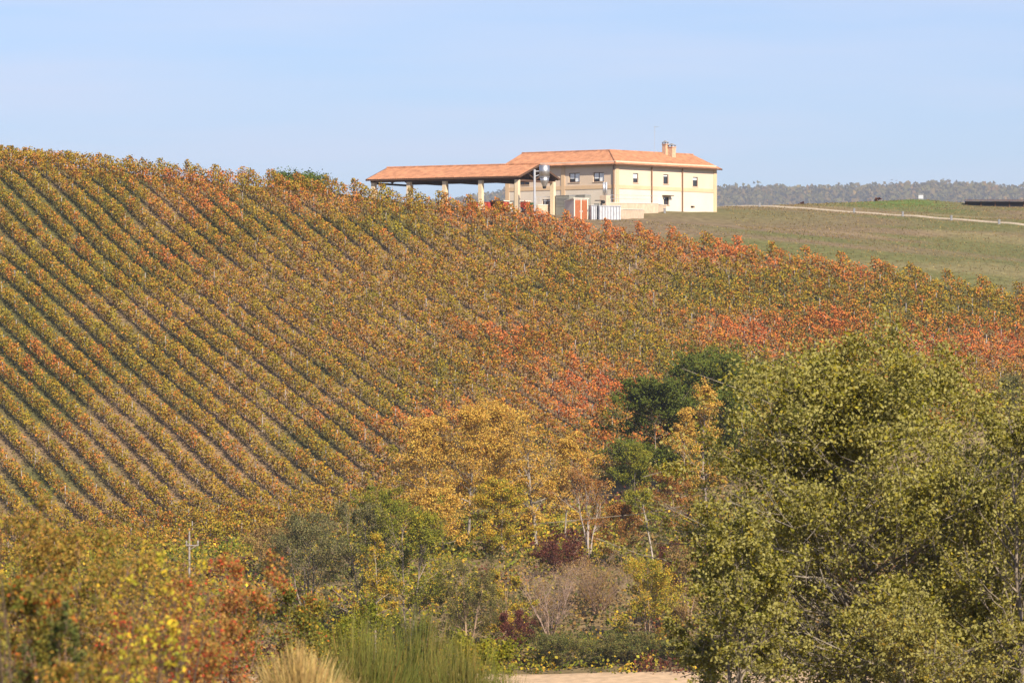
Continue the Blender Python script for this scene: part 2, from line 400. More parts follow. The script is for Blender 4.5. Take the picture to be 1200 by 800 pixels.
def grow(H, R, rng, stems=1, t0=.25, n1=26, n2=6, n3=4, spread=.2, widest=.4, e0=.35, e1=1.1, droop=0.0, trunk_r=None, wob=.05, skew=(0, 0), taper=0.0):
    """stem, limb, branch and twig polylines for one plant at the origin"""
    P0 = 9; s0 = np.linspace(0, 1, P0)
    tr = trunk_r or H * .012
    az0 = rng.uniform(0, 6.28) + np.arange(stems) * 2.4
    off = spread * R * (np.sqrt(np.arange(stems) + .3) / max(1, math.sqrt(stems)))
    tops = np.stack([np.cos(az0) * off + skew[0], np.sin(az0) * off + skew[1], np.full(stems, H * .95) * rng.uniform(.8 if stems > 1 else 1, 1, stems)], 1)
    st = tops[:, None] * (s0[None, :, None] ** np.array((1.15, 1.15, 1.0)))
    st[:, :, :2] += np.cumsum(rng.normal(0, wob * H / P0, (stems, P0, 2)), 1) * np.minimum(1, s0 * 3)[None, :, None]
    st[:, :, :2] += np.stack([np.cos(az0), np.sin(az0)], 1)[:, None] * tr * (1.2 if stems > 1 else 0)
    rs = tr * (1 - .85 * s0)[None] * rng.uniform(.6, 1, (stems, 1)) * np.array([1.25] + [1] * (P0 - 1))[None]
    B1 = n1; k = rng.integers(0, stems, B1); t = np.sort(t0 + (1 - t0) * rng.random(B1) ** .9)
    f = t * (P0 - 1); i = np.minimum(f.astype(int), P0 - 2); w = (f - i)[:, None]
    p = st[k, i] * (1 - w) + st[k, i + 1] * w; r1 = (rs[k, i] * .55)
    tt = (t - t0) / (1 - t0)
    pr = np.sqrt(np.clip(1 - (np.where(tt > widest, (tt - widest) / (1 - widest), (widest - tt) / max(widest, .01)) * .93) ** 2, .06, 1))
    pr = pr * (1 - taper * tt)
    az = np.arange(B1) * 2.39996 + rng.uniform(-.5, .5, B1)
    out = unit(p[:, :2] - np.array(skew)[None] * t[:, None] + 1e-3); az = np.where((stems > 1) & (rng.random(B1) < .55), np.arctan2(out[:, 1], out[:, 0]) + rng.normal(0, .7, B1), az)
    el = e0 + (e1 - e0) * tt + rng.normal(0, .16, B1)
    d1 = np.stack([np.cos(az) * np.cos(el), np.sin(az) * np.cos(el), np.sin(el)], 1)
    l1 = R * pr * rng.uniform(.68, 1.0, B1)
    s = np.linspace(0, 1, 6)
    def lines(p, d, l, lift, wb):
        n = len(p); c = rng.normal(0, wb, (n, 3))
        A = p[:, None] + d[:, None] * (l[:, None] * s[None])[..., None] + c[:, None] * (l[:, None] * s[None] ** 2)[..., None]
        A[:, :, 2] += lift * (l[:, None] * s[None] ** 2)
        return A
    b1 = lines(p, d1, l1, .18 - droop, .16)
    def child(b, d, l, r, n, fl, smin):
        B = len(b); k = np.repeat(np.arange(B), n); sv = smin + (1 - smin) * rng.random(len(k))
        f = sv * 5; i = np.minimum(f.astype(int), 4); w = (f - i)[:, None]; p = b[k, i] * (1 - w) + b[k, i + 1] * w
        dd = unit(d[k] * .75 + rng.normal(0, .62, (len(k), 3)) + np.array((0, 0, .22 - droop)))
        ll = l[k] * rng.uniform(.6, 1.15, len(k)) * fl * (1.15 - .5 * sv)
        return p, dd, ll, r[k] * (1 - .6 * sv) * .6, k
    p2, d2, l2, r2, k2 = child(b1, d1, l1, r1, n2, .5, .2)
    b2 = lines(p2, d2, l2, .12 - droop, .2)
    p3, d3, l3, r3, k3 = child(b2, d2, l2, r2, n3, .55, .15)
    b3 = lines(p3, d3, l3, .1 - droop, .25)
    return dict(st=st, rs=rs, b1=b1, r1=r1, b2=b2, r2=r2, k2=k2, b3=b3, r3=r3, k3=k3)

def plant(name, label, cat, px, D, top, width, n_leaf, leaf, pal, bark=(.20, .15, .10), mat='leaf', seed=0, group=None, gap=.18, jit=.05, up=.35,
          twig_r=.006, base_sink=.15, twigs=False, max_h=None, x_off=0, clump=1.0, **kw):
    """one tree or shrub standing on the ground at column px and distance D"""
    rng = np.random.default_rng(seed * 7919 + 13)
    X, Y = WG(px, D); D = Y; g = gz(X, Y) - base_sink; ztop = (HZ - top) / F * D
    H = ztop - g; Rr = width / F * D / 2
    if max_h: H = min(H, max_h)
    G = grow(H, Rr, rng, **kw)
    n2 = len(G['b2']); n3 = len(G['b3'])
    w2 = np.exp(rng.normal(0, (.6 if clump < 2 else .8), n2)) * (rng.random(n2) > gap)
    w3 = w2[G['k3']] * np.exp(rng.normal(0, .4 * clump, n3))
    k = rng.choice(n3, n_leaf, p=w3 / w3.sum())
    s = .1 + .95 * rng.random(n_leaf); f = np.minimum(s, 1) * 5; i = np.minimum(f.astype(int), 4); w = (f - i)[:, None]
    P = G['b3'][k, i] * (1 - w) + G['b3'][k, i + 1] * w + rng.normal(0, jit * Rr, (n_leaf, 3))
    # fit the outline to the wanted height and width
    zs = H / max(np.percentile(P[:, 2], 99.6), .1); c = np.median(P[:, :2], 0)
    rs = Rr / max(np.percentile(np.linalg.norm(P[:, :2] - c, axis=1), 96), .05)
    sc = np.array((rs, rs, zs)); sh = np.array((-c[0] * rs * .0, 0, 0))
    P = P * sc
    lim = P[:, 2] > -.05; P = P[lim]; k = k[lim]
    b1 = rng.random(len(G['b1'])); b2r = rng.random(n2)
    bias = .6 * b1[G['k2']][G['k3']][k] + .4 * b2r[G['k3']][k]
    V, Q, C = leaf_quads(P, leaf, rng, pick(pal, len(P), rng, bias), up)
    root = empty(name, (X, Y, g), label, cat, group)
    link('crown', mesh_arrays('crown', V, Q, C), M[mat], root)
    bk = np.array(bark)
    parts = []
    nb3 = len(G['b3']) if twigs else (len(G['b3']) // 2 if D < 140 else 0)
    b1s = G['b1'][:, [0, 1, 2, 3, 3, 4]].copy(); b1s[:, 4] = (G['b1'][:, 3] + G['b1'][:, 4]) / 2   # limbs end inside the leaves
    if D < 140: b1s = b1s[:, [0, 1, 1, 2, 2, 3]]; b1s[:, 2] = (b1s[:, 1] + G['b1'][:, 2]) / 2; b1s[:, 4] = (G['b1'][:, 2] + G['b1'][:, 3]) / 2
    for ln, r, sides in ((G['st'], G['rs'], 7), (b1s, G['r1'][:, None] * np.linspace(1, .35, 6)[None], 5), (G['b2'][:, [0, 2, 5]], np.maximum(G['r2'], twig_r)[:, None] * np.array((1, .75, .4))[None], 3), (G['b3'][:nb3][:, [0, 5]], np.maximum(G['r3'], twig_r * .7)[:nb3, None] * np.array((1, .4))[None], 3)):
        if not len(ln): continue
        v, qd = tubes(ln * sc, r, sides)
        parts.append((v, qd, bk[None] * np.exp(rng.normal(0, .12, len(v)))[:, None]))
    v, qd, cc = join(parts)
    link('trunk', mesh_arrays('trunk', v, qd, cc, True), M['bark'], root)
    return root

def strands(name, label, cat, px, D, top, width, n, wid, pal, seed=0, group=None, lean=.5, mat='straw', curve=.3, sink=.1, segs=5, base_frac=.25):
    """a clump of upright stems: broom or grass; each stem a tapering bent ribbon"""
    rng = np.random.default_rng(seed * 101 + 7)
    X, Y = WG(px, D); D = Y; g = gz(X, Y) - sink; H = (HZ - top) / F * D - g; Rr = width / F * D / 2
    az = rng.uniform(0, 6.283, n); rad = np.sqrt(rng.random(n)); b = np.stack([np.cos(az), np.sin(az)], 1) * (rad * Rr * base_frac)[:, None]
    out = unit(b + rng.normal(0, .25 * Rr * base_frac, (n, 2)))
    h = H * rng.uniform(.45, 1.02, n) * (1 - .35 * rad ** 2); reach = Rr * lean * rad * rng.uniform(.4, 1.3, n)
    s = np.linspace(0, 1, segs)
    Ln = np.zeros((n, segs, 3)); Ln[:, :, :2] = b[:, None] + out[:, None] * (reach[:, None] * (s[None] * (1 - curve) + curve * s[None] ** 2.2))[..., None]
    Ln[:, :, 2] = h[:, None] * (s[None] - .18 * curve * s[None] ** 3)
    Ln[:, 1:, :2] += rng.normal(0, .03 * Rr, (n, segs - 1, 2))
    side = unit(np.stack([rng.normal(size=n), rng.normal(size=n) * .5, np.zeros(n)], 1))
    w = (wid * rng.uniform(.6, 1.3, n))[:, None] * np.linspace(1, .25, segs)[None]
    V = np.stack([Ln - side[:, None] * w[..., None], Ln + side[:, None] * w[..., None]], 2)
    id_ = np.arange(n * segs * 2).reshape(n, segs, 2)
    Q = np.stack([id_[:, :-1, 0], id_[:, :-1, 1], id_[:, 1:, 1], id_[:, 1:, 0]], -1).reshape(-1, 4)
    C = np.repeat(pick(pal, n, rng, noise2(b[:, 0] * 5 + 40, b[:, 1] * 5, .8 * Rr + .1)), segs * 2, 0)
    root = empty(name, (X, Y, g), label, cat, group)
    link('stems', mesh_arrays('stems', V.reshape(-1, 3), Q, C), M[mat], root)
    return root

exec_order = []
# ------------------------------------------------------------------ vineyard rows
ORD = 'first second third fourth fifth sixth seventh eighth ninth tenth eleventh twelfth thirteenth fourteenth fifteenth sixteenth seventeenth eighteenth nineteenth twentieth'.split()
def ordinal(n):
    if n <= 20: return ORD[n - 1]
    t = {2: 'twenty', 3: 'thirty', 4: 'forty', 5: 'fifty'}[n // 10]
    return ({'twenty': 'twentieth', 'thirty': 'thirtieth', 'forty': 'fortieth', 'fifty': 'fiftieth'}[t]) if n % 10 == 0 else t + '-' + ORD[n % 10 - 1]
PURPLE, RED, ORANGE, GOLD, YGREEN, OLIVE, GREEN = (.16, .04, .03), (.42, .06, .028), (.60, .17, .04), (.50, .265, .035), (.34, .26, .035), (.20, .17, .028), (.10, .12, .022)
PURPLE, RED, ORANGE, GOLD, YGREEN, OLIVE, GREEN = (.17, .04, .025), (.46, .075, .035), (.68, .205, .06), (.49, .285, .03), (.38, .31, .028), (.245, .225, .022), (.12, .15, .018)
VPAL = [PURPLE, RED, ORANGE, GOLD, YGREEN, OLIVE, GREEN]
# patches of vines that have turned orange: centre (photo column,row) -> place on the slope, radii in metres, strength
def slope_point(px, py):
    k, h = (px - CX) / F, (HZ - py) / F; yy = np.arange(470, 662, 1.0); d = ground(k * yy, yy) - h * yy
    Y = float(yy[np.argmin(np.abs(d))]); return k * Y, Y
HOT = [(690, 470, 7, 10, 1.0), (650, 490, 6, 7, .8), (905, 405, 9, 9, 1.0), (960, 390, 7, 8, .8), (1140, 410, 9, 8, .95), (590, 405, 5, 6, .6), (620, 425, 5, 5, .6),
       (640, 262, 6, 9, .9), (700, 275, 6, 8, .9), (760, 285, 7, 7, .75), (850, 305, 8, 6, .8), (930, 315, 8, 6, .75), (1000, 330, 6, 5, .55), (560, 265, 6, 6, .55),
       (220, 225, 7, 9, .5), (255, 250, 5, 8, .55), (110, 290, 6, 8, .35), (20, 440, 7, 8, .45), (60, 400, 5, 7, .35), (210, 315, 4, 6, .55), (470, 505, 6, 6, .5), (560, 500, 6, 6, .6), (360, 250, 5, 8, .4),
       (115, 205, 6, 6, .45), (30, 200, 5, 4, .3), (770, 520, 9, 8, .6)]
HOT = [slope_point(a, b) + (c, d, e) for a, b, c, d, e in HOT]
WT0 = np.array((.08, .045, .115, .20, .27, .21, .08)); WT1 = np.array((.05, .15, .62, .14, .03, .01, .0))
post_me = MB().abox(-.035, .035, -.035, .035, -.3, 1.85).build('post', M['post']); _d = post_me.data; bpy.data.objects.remove(post_me); post_me = _d
rows = []
c = 158.0
while c < 316:
    Ys = np.arange(465, 666, .25); Xs = c - .42 * Ys
    ok = (Ys < y_up(Xs) - .3) & (Ys > y_lo(Xs)) & (CX + F * Xs / Ys > -45) & (CX + F * Xs / Ys < 1250)
    if ok.sum() > 20: rows.append((c, Ys[ok].min(), Ys[ok].max()))
    c += 2.98
tops = []
for c, a, b in rows:
    xt = c - .42 * b; tops.append(CX + F * xt / b)
left_n = sum(1 for t in tops if t < 0); cnt = 0
for ri, (c, ya, yb) in enumerate(rows):
    rng = np.random.default_rng(1000 + ri)
    n_v = int((yb - ya) / .82)
    yv = np.linspace(ya, yb, n_v) + rng.normal(0, .06, n_v); xv = c - .42 * yv
    zv = ground(xv, yv)
    vig = np.clip(.95 + .5 * (noise2(xv * 1.3, yv * 1.3, 2.2) - .5) + rng.normal(0, .16, n_v), .4, 1.4)
    vig = np.where(rng.random(n_v) < .035, .18, vig); vig[-2:] = np.maximum(vig[-2:], 1.15) * 1.15
    # share of leaves that have turned
    hot = np.zeros(n_v)
    for hx_, hy_, rx, ry, st in HOT: hot = np.maximum(hot, st * np.exp(-((xv - hx_) / rx) ** 2 - ((yv - hy_) / ry) ** 2))
    hot = np.clip(hot * (1.75 - .8 * noise2(xv, yv, 3)) + .55 * (noise2(xv + 40, yv * 1.4, 4.5) - .62) + rng.normal(0, .10, n_v), 0, 1)
    cool = np.clip(noise2(xv + 11, yv + 70, 14) - .45, 0, 1) * 1.3 * (1 - hot)
    nl = (80 * vig).astype(int) + 4
    k = np.repeat(np.arange(n_v), nl); n = len(k)
    al = rng.normal(0, .36, n); hgt = .3 + (.45 + 1.2 * vig[k]) * rng.beta(1.45, 1.3, n)
    shoot = rng.random(n) < .10; hgt = np.where(shoot, 1.5 + rng.random(n) * .65 * vig[k], hgt)
    cr = rng.normal(0, 1, n) * (.09 + .18 * np.sin(np.clip((hgt - .3) / 1.8, 0, 1) * math.pi)) * (.8 + .3 * vig[k])
    ux, uy = -.387, .922
    P = np.stack([xv[k] + al * ux + cr * uy, yv[k] + al * uy - cr * ux, zv[k] + hgt], 1)
    ev = rng.normal(0, 1, (n_v, 7)) * .6                         # each vine has its own mix of colours
    wt = (WT0[None] * (1 - hot[:, None]) + WT1[None] * hot[:, None]) * np.exp(ev)
    wt[:, 4:] *= (1 + 1.6 * cool)[:, None]
    wt /= wt.sum(1, keepdims=True); cum = np.cumsum(wt, 1)
    ru = rng.random(n); sub = k * 3 + np.clip(((al + .4) / .27).astype(int), 0, 2); rs_ = rng.random(n_v * 3)   # leaves of one shoot agree
    ru = np.where(rng.random(n) < .74, (rs_[sub] + rng.normal(0, .05, n)) % 1.0, ru)
    ci = (ru[:, None] > cum[k]).sum(1).clip(0, 6)
    colr = np.array(VPAL)[ci] * .52 + (wt[k] @ np.array(VPAL)) * .48; colr = colr * .8 * np.exp(rng.normal(0, .12, n))[:, None]
    V, Q, C = leaf_quads(P, .205, rng, np.clip(colr, .004, .8), .22, 1.0)
    pxm = tops[ri]
    if pxm < 0:
        lab = ordinal(left_n - ri) + ' vine row counting down the left edge of the photo, tied to posts'
    else:
        cnt += 1; hm = hot.mean()
        adj = 'orange-tinged' if hm > .34 else ('gold and green' if hm < .2 else 'mixed green and orange')
        lab = adj + ' vine row, ' + ordinal(cnt) + ' from the left along the vineyard crest'
    base = (float(c - .42 * ya), float(ya), float(gz(c - .42 * ya, ya)))
    row = empty('vine_row', base, lab, 'vine row', 'vine rows on the slope')
    bb = np.array(base)
    link('foliage', mesh_arrays('foliage', V - bb, Q, C), M['vine'], row)
    s = np.linspace(0, 1, 2)[None, :, None]
    b0 = np.stack([xv, yv, zv - .05], 1); b1 = b0 + np.stack([rng.normal(0, .08, n_v), rng.normal(0, .08, n_v), np.full(n_v, .95)], 1)
    tv, tq = tubes(b0[:, None] * (1 - s) + b1[:, None] * s, np.full((n_v, 2), .03), 3)
    tag(link('stems', mesh_arrays('stems', tv - bb, tq, np.tile(np.array((.10, .07, .05)), (len(tv), 1))), M['bark'], row), kind='stuff')
    yp = np.arange(yb - .15, ya, -4.8)
    for yy in yp:
        xx = c - .42 * yy
        p = link('post', post_me, None, row); p.location = np.array((xx, yy, gz(xx, yy))) - bb
        p.rotation_euler = (rng.normal(0, .03), rng.normal(0, .03), rng.uniform(0, 1)); p.scale = (1, 1, rng.uniform(.9, 1.08))

# ------------------------------------------------------------------ farmhouse
U = np.array((-.80, .60, 0)); V2 = np.array((.66, .751, 0)); V2 /= np.linalg.norm(V2)
NU = np.array((-.60, -.80, 0)); NV = np.array((V2[1], -V2[0], 0))      # outward normals of the two facades
C0 = np.array((13.63, 676.0, 0)); ZB, ZE = 22.2, 29.15                   # foot of the walls, eaves
LU, LV, HWD = 18.2, 21.2, 4.5
Zv = np.array((0, 0, 1.0))
house = empty('farmhouse', (13.6, 676, 22.9), 'cream two-storey farmhouse with orange tiled roof on the hilltop', 'house')
HO = np.array((13.6, 676, 22.9))
def wpos(P, D0, n): return P + n * D0
def facade(P0, d, nrm, length, z0, z1, holes, mat, thick=.35):
    """a wall with window openings and their reveals; holes = (s0,s1,za,zb)"""
    mb = MB()
    ss_ = sorted({0, length} | {h[0] for h in holes} | {h[1] for h in holes}); zs_ = sorted({z0, z1} | {h[2] for h in holes} | {h[3] for h in holes})
    pt = lambda s, z, o=0: P0 + d * s + Zv * z - nrm * o
    for a, b in zip(ss_[:-1], ss_[1:]):
        for e, f in zip(zs_[:-1], zs_[1:]):
            if any(h[0] <= a and b <= h[1] and h[2] <= e and f <= h[3] for h in holes): continue
            mb.quad(pt(a, e), pt(b, e), pt(b, f), pt(a, f))
    for s0, s1, za, zb in holes:
        mb.quad(pt(s0, za), pt(s0, zb), pt(s0, zb, thick), pt(s0, za, thick)); mb.quad(pt(s1, za), pt(s1, za, thick), pt(s1, zb, thick), pt(s1, zb))
        mb.quad(pt(s0, za), pt(s0, za, thick), pt(s1, za, thick), pt(s1, za)); mb.quad(pt(s0, zb), pt(s1, zb), pt(s1, zb, thick), pt(s0, zb, thick))
    return mb.build('wall', mat, house, HO)
def s_of(px, d):
    k = (px - CX) / F; return (C0[0] - 676 * k) / (k * d[1] - d[0])
def win(px, py, wpx, hpx, d):
    s = s_of(px, d); Y = 676 + d[1] * s; cosf = abs(d[0]) + abs(d[1]) * abs((px - CX) / F) * 0
    w = wpx / F * Y / cosf; h = hpx / F * Y; z = (HZ - py) / F * Y
    return [s - w / 2, s + w / 2, z - h / 2, z + h / 2]
up_u = [win(673, 208.2, 12.5, 11, U), win(701.5, 207.5, 12.5, 11, U), win(614, 211.5, 12.5, 10.5, U)]
up_v = [win(745, 208.5, 6.2, 11, V2), win(780.5, 210, 6.2, 11, V2), win(815, 213, 6.2, 11, V2)]
lo_u = [win(641, 238, 11, 9, U)]
lo_v = [win(781, 235.5, 6.5, 9.5, V2), win(812, 242.5, 5.0, 2.5, V2)]
ZM = 26.0
facade(C0, U, NU, LU, ZM, ZE + .35, up_u, M['wall_hi']); facade(C0, U, NU, LU, ZB, ZM, lo_u, M['wall_lo'])
facade(C0, V2, NV, LV, ZM, ZE + .35, up_v, M['wall_hi']); facade(C0, V2, NV, LV, ZB, ZM, lo_v, M['wall_lo'])
def window(h, P0, d, nrm, style):
    s0, s1, za, zb = h; pt = lambda s, z, o: P0 + d * s + Zv * z - nrm * o
    w = MB(); th = .09
    for a, b, e, f in ((s0, s1, za, za + th), (s0, s1, zb - th, zb), (s0, s0 + th, za + th, zb - th), (s1 - th, s1, za + th, zb - th)) + (((.5 * (s0 + s1) - .05, .5 * (s0 + s1) + .05, za + th, zb - th),) if s1 - s0 > 1.1 else ()):
        w.hexa([pt(a, e, .14), pt(b, e, .14), pt(b, e, .24), pt(a, e, .24), pt(a, f, .14), pt(b, f, .14), pt(b, f, .24), pt(a, f, .24)])
    wo_ = w.build('window', M['frame'], house, HO)
    sm = .5 * (s0 + s1)
    halves = ((s0 + th, sm - .05), (sm + .05, s1 - th)) if s1 - s0 > 1.1 else ((s0 + th, s1 - th),)
    for i, (a, b) in enumerate(halves):
        MB().quad(pt(a, za + th, .2), pt(b, za + th, .2), pt(b, zb - th, .2), pt(a, zb - th, .2)).build('pane', M['glass'], wo_, HO)
        cut = style[i] if i < len(style) else 0
        if cut > 0:
            zc = zb - th - (zb - za - 2 * th) * cut
            MB().hexa([pt(a + .03, zc, .155), pt(b - .03, zc, .155), pt(b - .03, zc, .175), pt(a + .03, zc, .175), pt(a + .03, zb - th, .155), pt(b - .03, zb - th, .155), pt(b - .03, zb - th, .175), pt(a + .03, zb - th, .175)]).build('blind', M['curtain'], wo_, HO)
    MB().hexa([pt(s0 - .08, za - .09, -.07), pt(s1 + .08, za - .09, -.07), pt(s1 + .08, za - .09, .12), pt(s0 - .08, za - .09, .12), pt(s0 - .08, za - .003, -.07), pt(s1 + .08, za - .003, -.07), pt(s1 + .08, za - .003, .12), pt(s0 - .08, za - .003, .12)]).build('sill', M['stone'], wo_, HO)
for h, st in zip(up_u, ((1, .62), (1, .68), (.7, .4))): window(h, C0, U, NU, st)
for h, st in zip(up_v, ((.55,), (.15,), (.3,))): window(h, C0, V2, NV, st)
window(lo_u[0], C0, U, NU, (.2, .2)); window(lo_v[0], C0, V2, NV, (.2,)); 
s0, s1, za, zb = lo_v[1]; MB().quad(*[C0 + V2 * s + Zv * z - NV * .3 for s, z in ((s0, za), (s1, za), (s1, zb), (s0, zb))]).build('vent', M['frame'], house, HO)
# porch slab over the low door, ochre band, corner strips
s0, s1, za, zb = lo_v[0]; MB().box(C0 + V2 * (s0 + s1) / 2 + NV * .3 + Zv * (zb + .12), V2, NV, Zv, s1 - s0 + .7, .6, .1).build('door_hood', M['soffit'], house, HO)
for d, nrm, ln in ((U, NU, LU), (V2, NV, LV)):
    MB().box(C0 + d * (ln / 2 + .02) + nrm * .02 + Zv * 25.82, d, nrm, Zv, ln - .1, .07, .5).build('band', M['band'], house, HO)
for d, nrm, s in ((V2, NV, .42), (U, NU, s_of(660, U)), (U, NU, LU - .4), (V2, NV, LV - .3)):
    MB().box(C0 + d * s + nrm * .03 + Zv * ZB, d, nrm, Zv, .62, .1, ZE - ZB + .1).build('pilaster', M['band'], house, HO)
for d, nrm, s in ((U, NU, .16), (V2, NV, s_of(763, V2)), (V2, NV, s_of(799, V2))):
    p = C0 + d * s + nrm * .16; MB().tube(p + Zv * ZB, p + Zv * (ZE - .1), .085, 8).build('downpipe', M['pipe'], house, HO)
# back and gable walls
E1 = C0 + U * LU; E1b = E1 - NU * 2 * HWD; E2 = C0 + V2 * LV; E2b = E2 - NV * 2 * HWD
OV, RISE = .65, .40
zr = ZE + .15 + HWD * RISE
def gable(a, b, z1):
    m = (a + b) / 2; return MB().quad(a + Zv * ZB, b + Zv * ZB, b + Zv * (ZE + .1), m + Zv * (z1 - .1), a + Zv * (ZE + .1)).build('wall', M['wall_hi'], house, HO)
gable(E1, E1b, zr); gable(E2b, E2, zr)
inner = C0 - NU * 2 * HWD - NV * 2 * HWD
tI = np.linalg.solve(np.stack([U[:2], -V2[:2]], 1), (E2b - V2 * LV - (E1b - U * LU))[:2])
IN = E1b - U * LU + U * tI[0]
MB().quad(E1b + Zv * ZB, IN + Zv * ZB, IN + Zv * (ZE + .1), E1b + Zv * (ZE + .1)).build('wall', M['wall_hi'], house, HO)
MB().quad(IN + Zv * ZB, E2b + Zv * ZB, E2b + Zv * (ZE + .1), IN + Zv * (ZE + .1)).build('wall', M['wall_hi'], house, HO)
# roof: rows of barrel tiles running up each slope
def tile_slope(name, parent, org, P0, d, up_dir, s0, s1, tmax, z0, slope, top_fn=None, pitch=.27):
    n = int((s1 - s0) / pitch); cols = n * 4 + 1; rws = 9
    s = np.linspace(s0, s1, cols); wave = np.abs(np.sin(np.arange(cols) * math.pi / 4)) * .055
    tt = np.array([tmax if top_fn is None else min(tmax, top_fn(v)) for v in s])
    g = np.linspace(0, 1, rws)
    A = P0[None, None] + d[None, None] * s[None, :, None] + up_dir[None, None] * (tt[None] * g[:, None])[..., None]
    A = A.copy(); A[..., 2] = z0 + slope * (tt[None] * g[:, None]) + wave[None]
    jit = np.random.default_rng(3).normal(0, .008, A.shape[:2]); A[..., 2] += jit
    ii = np.arange(rws * cols).reshape(rws, cols); qd = np.stack([ii[:-1, :-1], ii[:-1, 1:], ii[1:, 1:], ii[1:, :-1]], -1).reshape(-1, 4)
    return link(name, mesh_arrays(name, A.reshape(-1, 3) - org, qd, None, True), M['tile'], parent)
AP = C0 - (NU * HWD) ; 
# apex: meeting of both ridges
tA = np.linalg.solve(np.stack([U[:2], -V2[:2]], 1), ((C0 - NV * HWD) - (C0 - NU * HWD))[:2])
APEX = C0 - NU * HWD + U * tA[0]
Ce = np.linalg.solve(np.stack([U[:2], -V2[:2]], 1), ((C0 + NV * OV) - (C0 + NU * OV))[:2]); CE = C0 + NU * OV + U * Ce[0]
def hip_fn(P0, d, inw):
    hd = (APEX - CE)[:2]
    def fn(s):
        p = (P0 + d * s)[:2]; M2 = np.stack([inw[:2], -hd], 1)
        t = np.linalg.solve(M2, CE[:2] - p); return t[0] if t[0] > 0 and t[1] < 1.0 else 1e9
    return fn
T = HWD + OV; zE0 = ZE + .15 - OV * RISE
roof = MB()
roof.quad(*[p + Zv * (zE0 - .02) for p in (CE, E1 + NU * OV + U * .5, E1 - NU * .3 + U * .5, C0 - NU * .3 - NV * .3)])
roof.quad(*[p + Zv * (zE0 - .02) for p in (CE, C0 - NU * .3 - NV * .3, E2 - NV * .3 + V2 * .5, E2 + NV * OV + V2 * .5)])
for a, b, nrm in ((CE, E1 + NU * OV + U * .5, NU), (CE, E2 + NV * OV + V2 * .5, NV)):
    roof.hexa([a + Zv * (zE0 - .16), b + Zv * (zE0 - .16), b - nrm * .12 + Zv * (zE0 - .16), a - nrm * .12 + Zv * (zE0 - .16), a + Zv * (zE0 - .01), b + Zv * (zE0 - .01), b - nrm * .12 + Zv * (zE0 - .01), a - nrm * .12 + Zv * (zE0 - .01)])
roof = roof.build('roof', M['soffit'], house, HO); 
PU = C0 + NU * OV; PV = C0 + NV * OV
tile_slope('tiles', roof, HO, PU, U, -NU, Ce[0] + .02, LU + .5, T, zE0, RISE, hip_fn(PU, U, -NU))
sV = float(np.dot(CE - PV, V2))
tile_slope('tiles', roof, HO, PV, V2, -NV, sV + .02, LV + .5, T, zE0, RISE, hip_fn(PV, V2, -NV))
tile_slope('tiles', roof, HO, C0 - NU * (2 * HWD + OV), U, NU, HWD * 1.6, LU + .5, T, zE0, RISE)
tile_slope('tiles', roof, HO, C0 - NV * (2 * HWD + OV), V2, NV, HWD * 1.6, LV + .5, T, zE0, RISE)
zr2 = zE0 + T * RISE
for a, b in ((APEX + Zv * (zr2 + .03), E1 - NU * HWD + U * .5 + Zv * (zr2 + .03)), (APEX + Zv * (zr2 + .03), E2 - NV * HWD + V2 * .5 + Zv * (zr2 + .03)), (CE + Zv * (zE0 + .04), APEX + Zv * (zr2 + .03))):
    MB().tube(a, b, .13, 8).build('ridge_tiles', M['tile'], roof, HO)
for s, out in ((LU + .42, 0), ):
    for sg in (0, 1):
        a = E1 + (NU * OV if sg == 0 else -NU * (2 * HWD + OV)) + U * .46 + Zv * (zE0 - .1); b = E1 - NU * HWD + U * .46 + Zv * (zr2 - .1); MB().bar(a, b, .06, .2).build('verge_board', M['soffit'], roof, HO)
        a = E2 + (NV * OV if sg == 0 else -NV * (2 * HWD + OV)) + V2 * .46 + Zv * (zE0 - .1); b = E2 - NV * HWD + V2 * .46 + Zv * (zr2 - .1); MB().bar(a, b, .06, .2).build('verge_board', M['soffit'], roof, HO)
# chimneys near the ridge of the right wing, aerial behind them
def on_ridge(px, t):
    """place on the right wing's slope: column px, t metres up from the eaves"""
    o = PV - NV * t; k = (px - CX) / F; s = (o[0] - k * o[1]) / (k * V2[1] - V2[0]); return o + V2 * s + Zv * (zE0 + t * RISE)
for px, t, hgt, w in ((779.8, 4.7, 1.35, .62), (787.3, 4.0, 1.25, .78)):
    p = on_ridge(px, t) - Zv * .4
    ch = MB(); ch.box(p, V2, NV, Zv, w, w, hgt + .4); ch.box(p + Zv * (hgt + .38), V2, NV, Zv, w + .12, w + .12, .1)
    ch = ch.build('chimney', M['brick'], roof, HO)
    m = MB()
    for i, j in ((-1, -1), (1, -1), (1, 1), (-1, 1)): m.box(p + V2 * i * (w / 2 - .07) + NV * j * (w / 2 - .07) + Zv * (hgt + .48), V2, NV, Zv, .12, .12, .2)
    b4 = [p + V2 * i * (w / 2 + .08) + NV * j * (w / 2 + .08) + Zv * (hgt + .68) for i, j in ((-1, -1), (1, -1), (1, 1), (-1, 1))]; tp = p + Zv * (hgt + .98)
    for i in range(4): m.quad(b4[i], b4[(i + 1) % 4], tp)
    m.quad(*b4[::-1])
    m.build('chimney_cap', M['concrete'], ch, HO)
p = on_ridge(767.3, 4.9)
an = MB(); an.tube(p - Zv * .2, p + Zv * 3.7, .028, 6)
an.bar(p + Zv * 3.6 - V2 * .15, p + Zv * 3.6 + V2 * .75, .03)
for i in range(6): an.bar(p + Zv * 3.6 + V2 * (.05 + i * .13) - NV * .3, p + Zv * 3.6 + V2 * (.05 + i * .13) + NV * .3, .018)
an.bar(p + Zv * 2.9 - V2 * .3, p + Zv * 2.9 + V2 * .3, .025)
an.build('aerial', M['galv'], roof, HO)
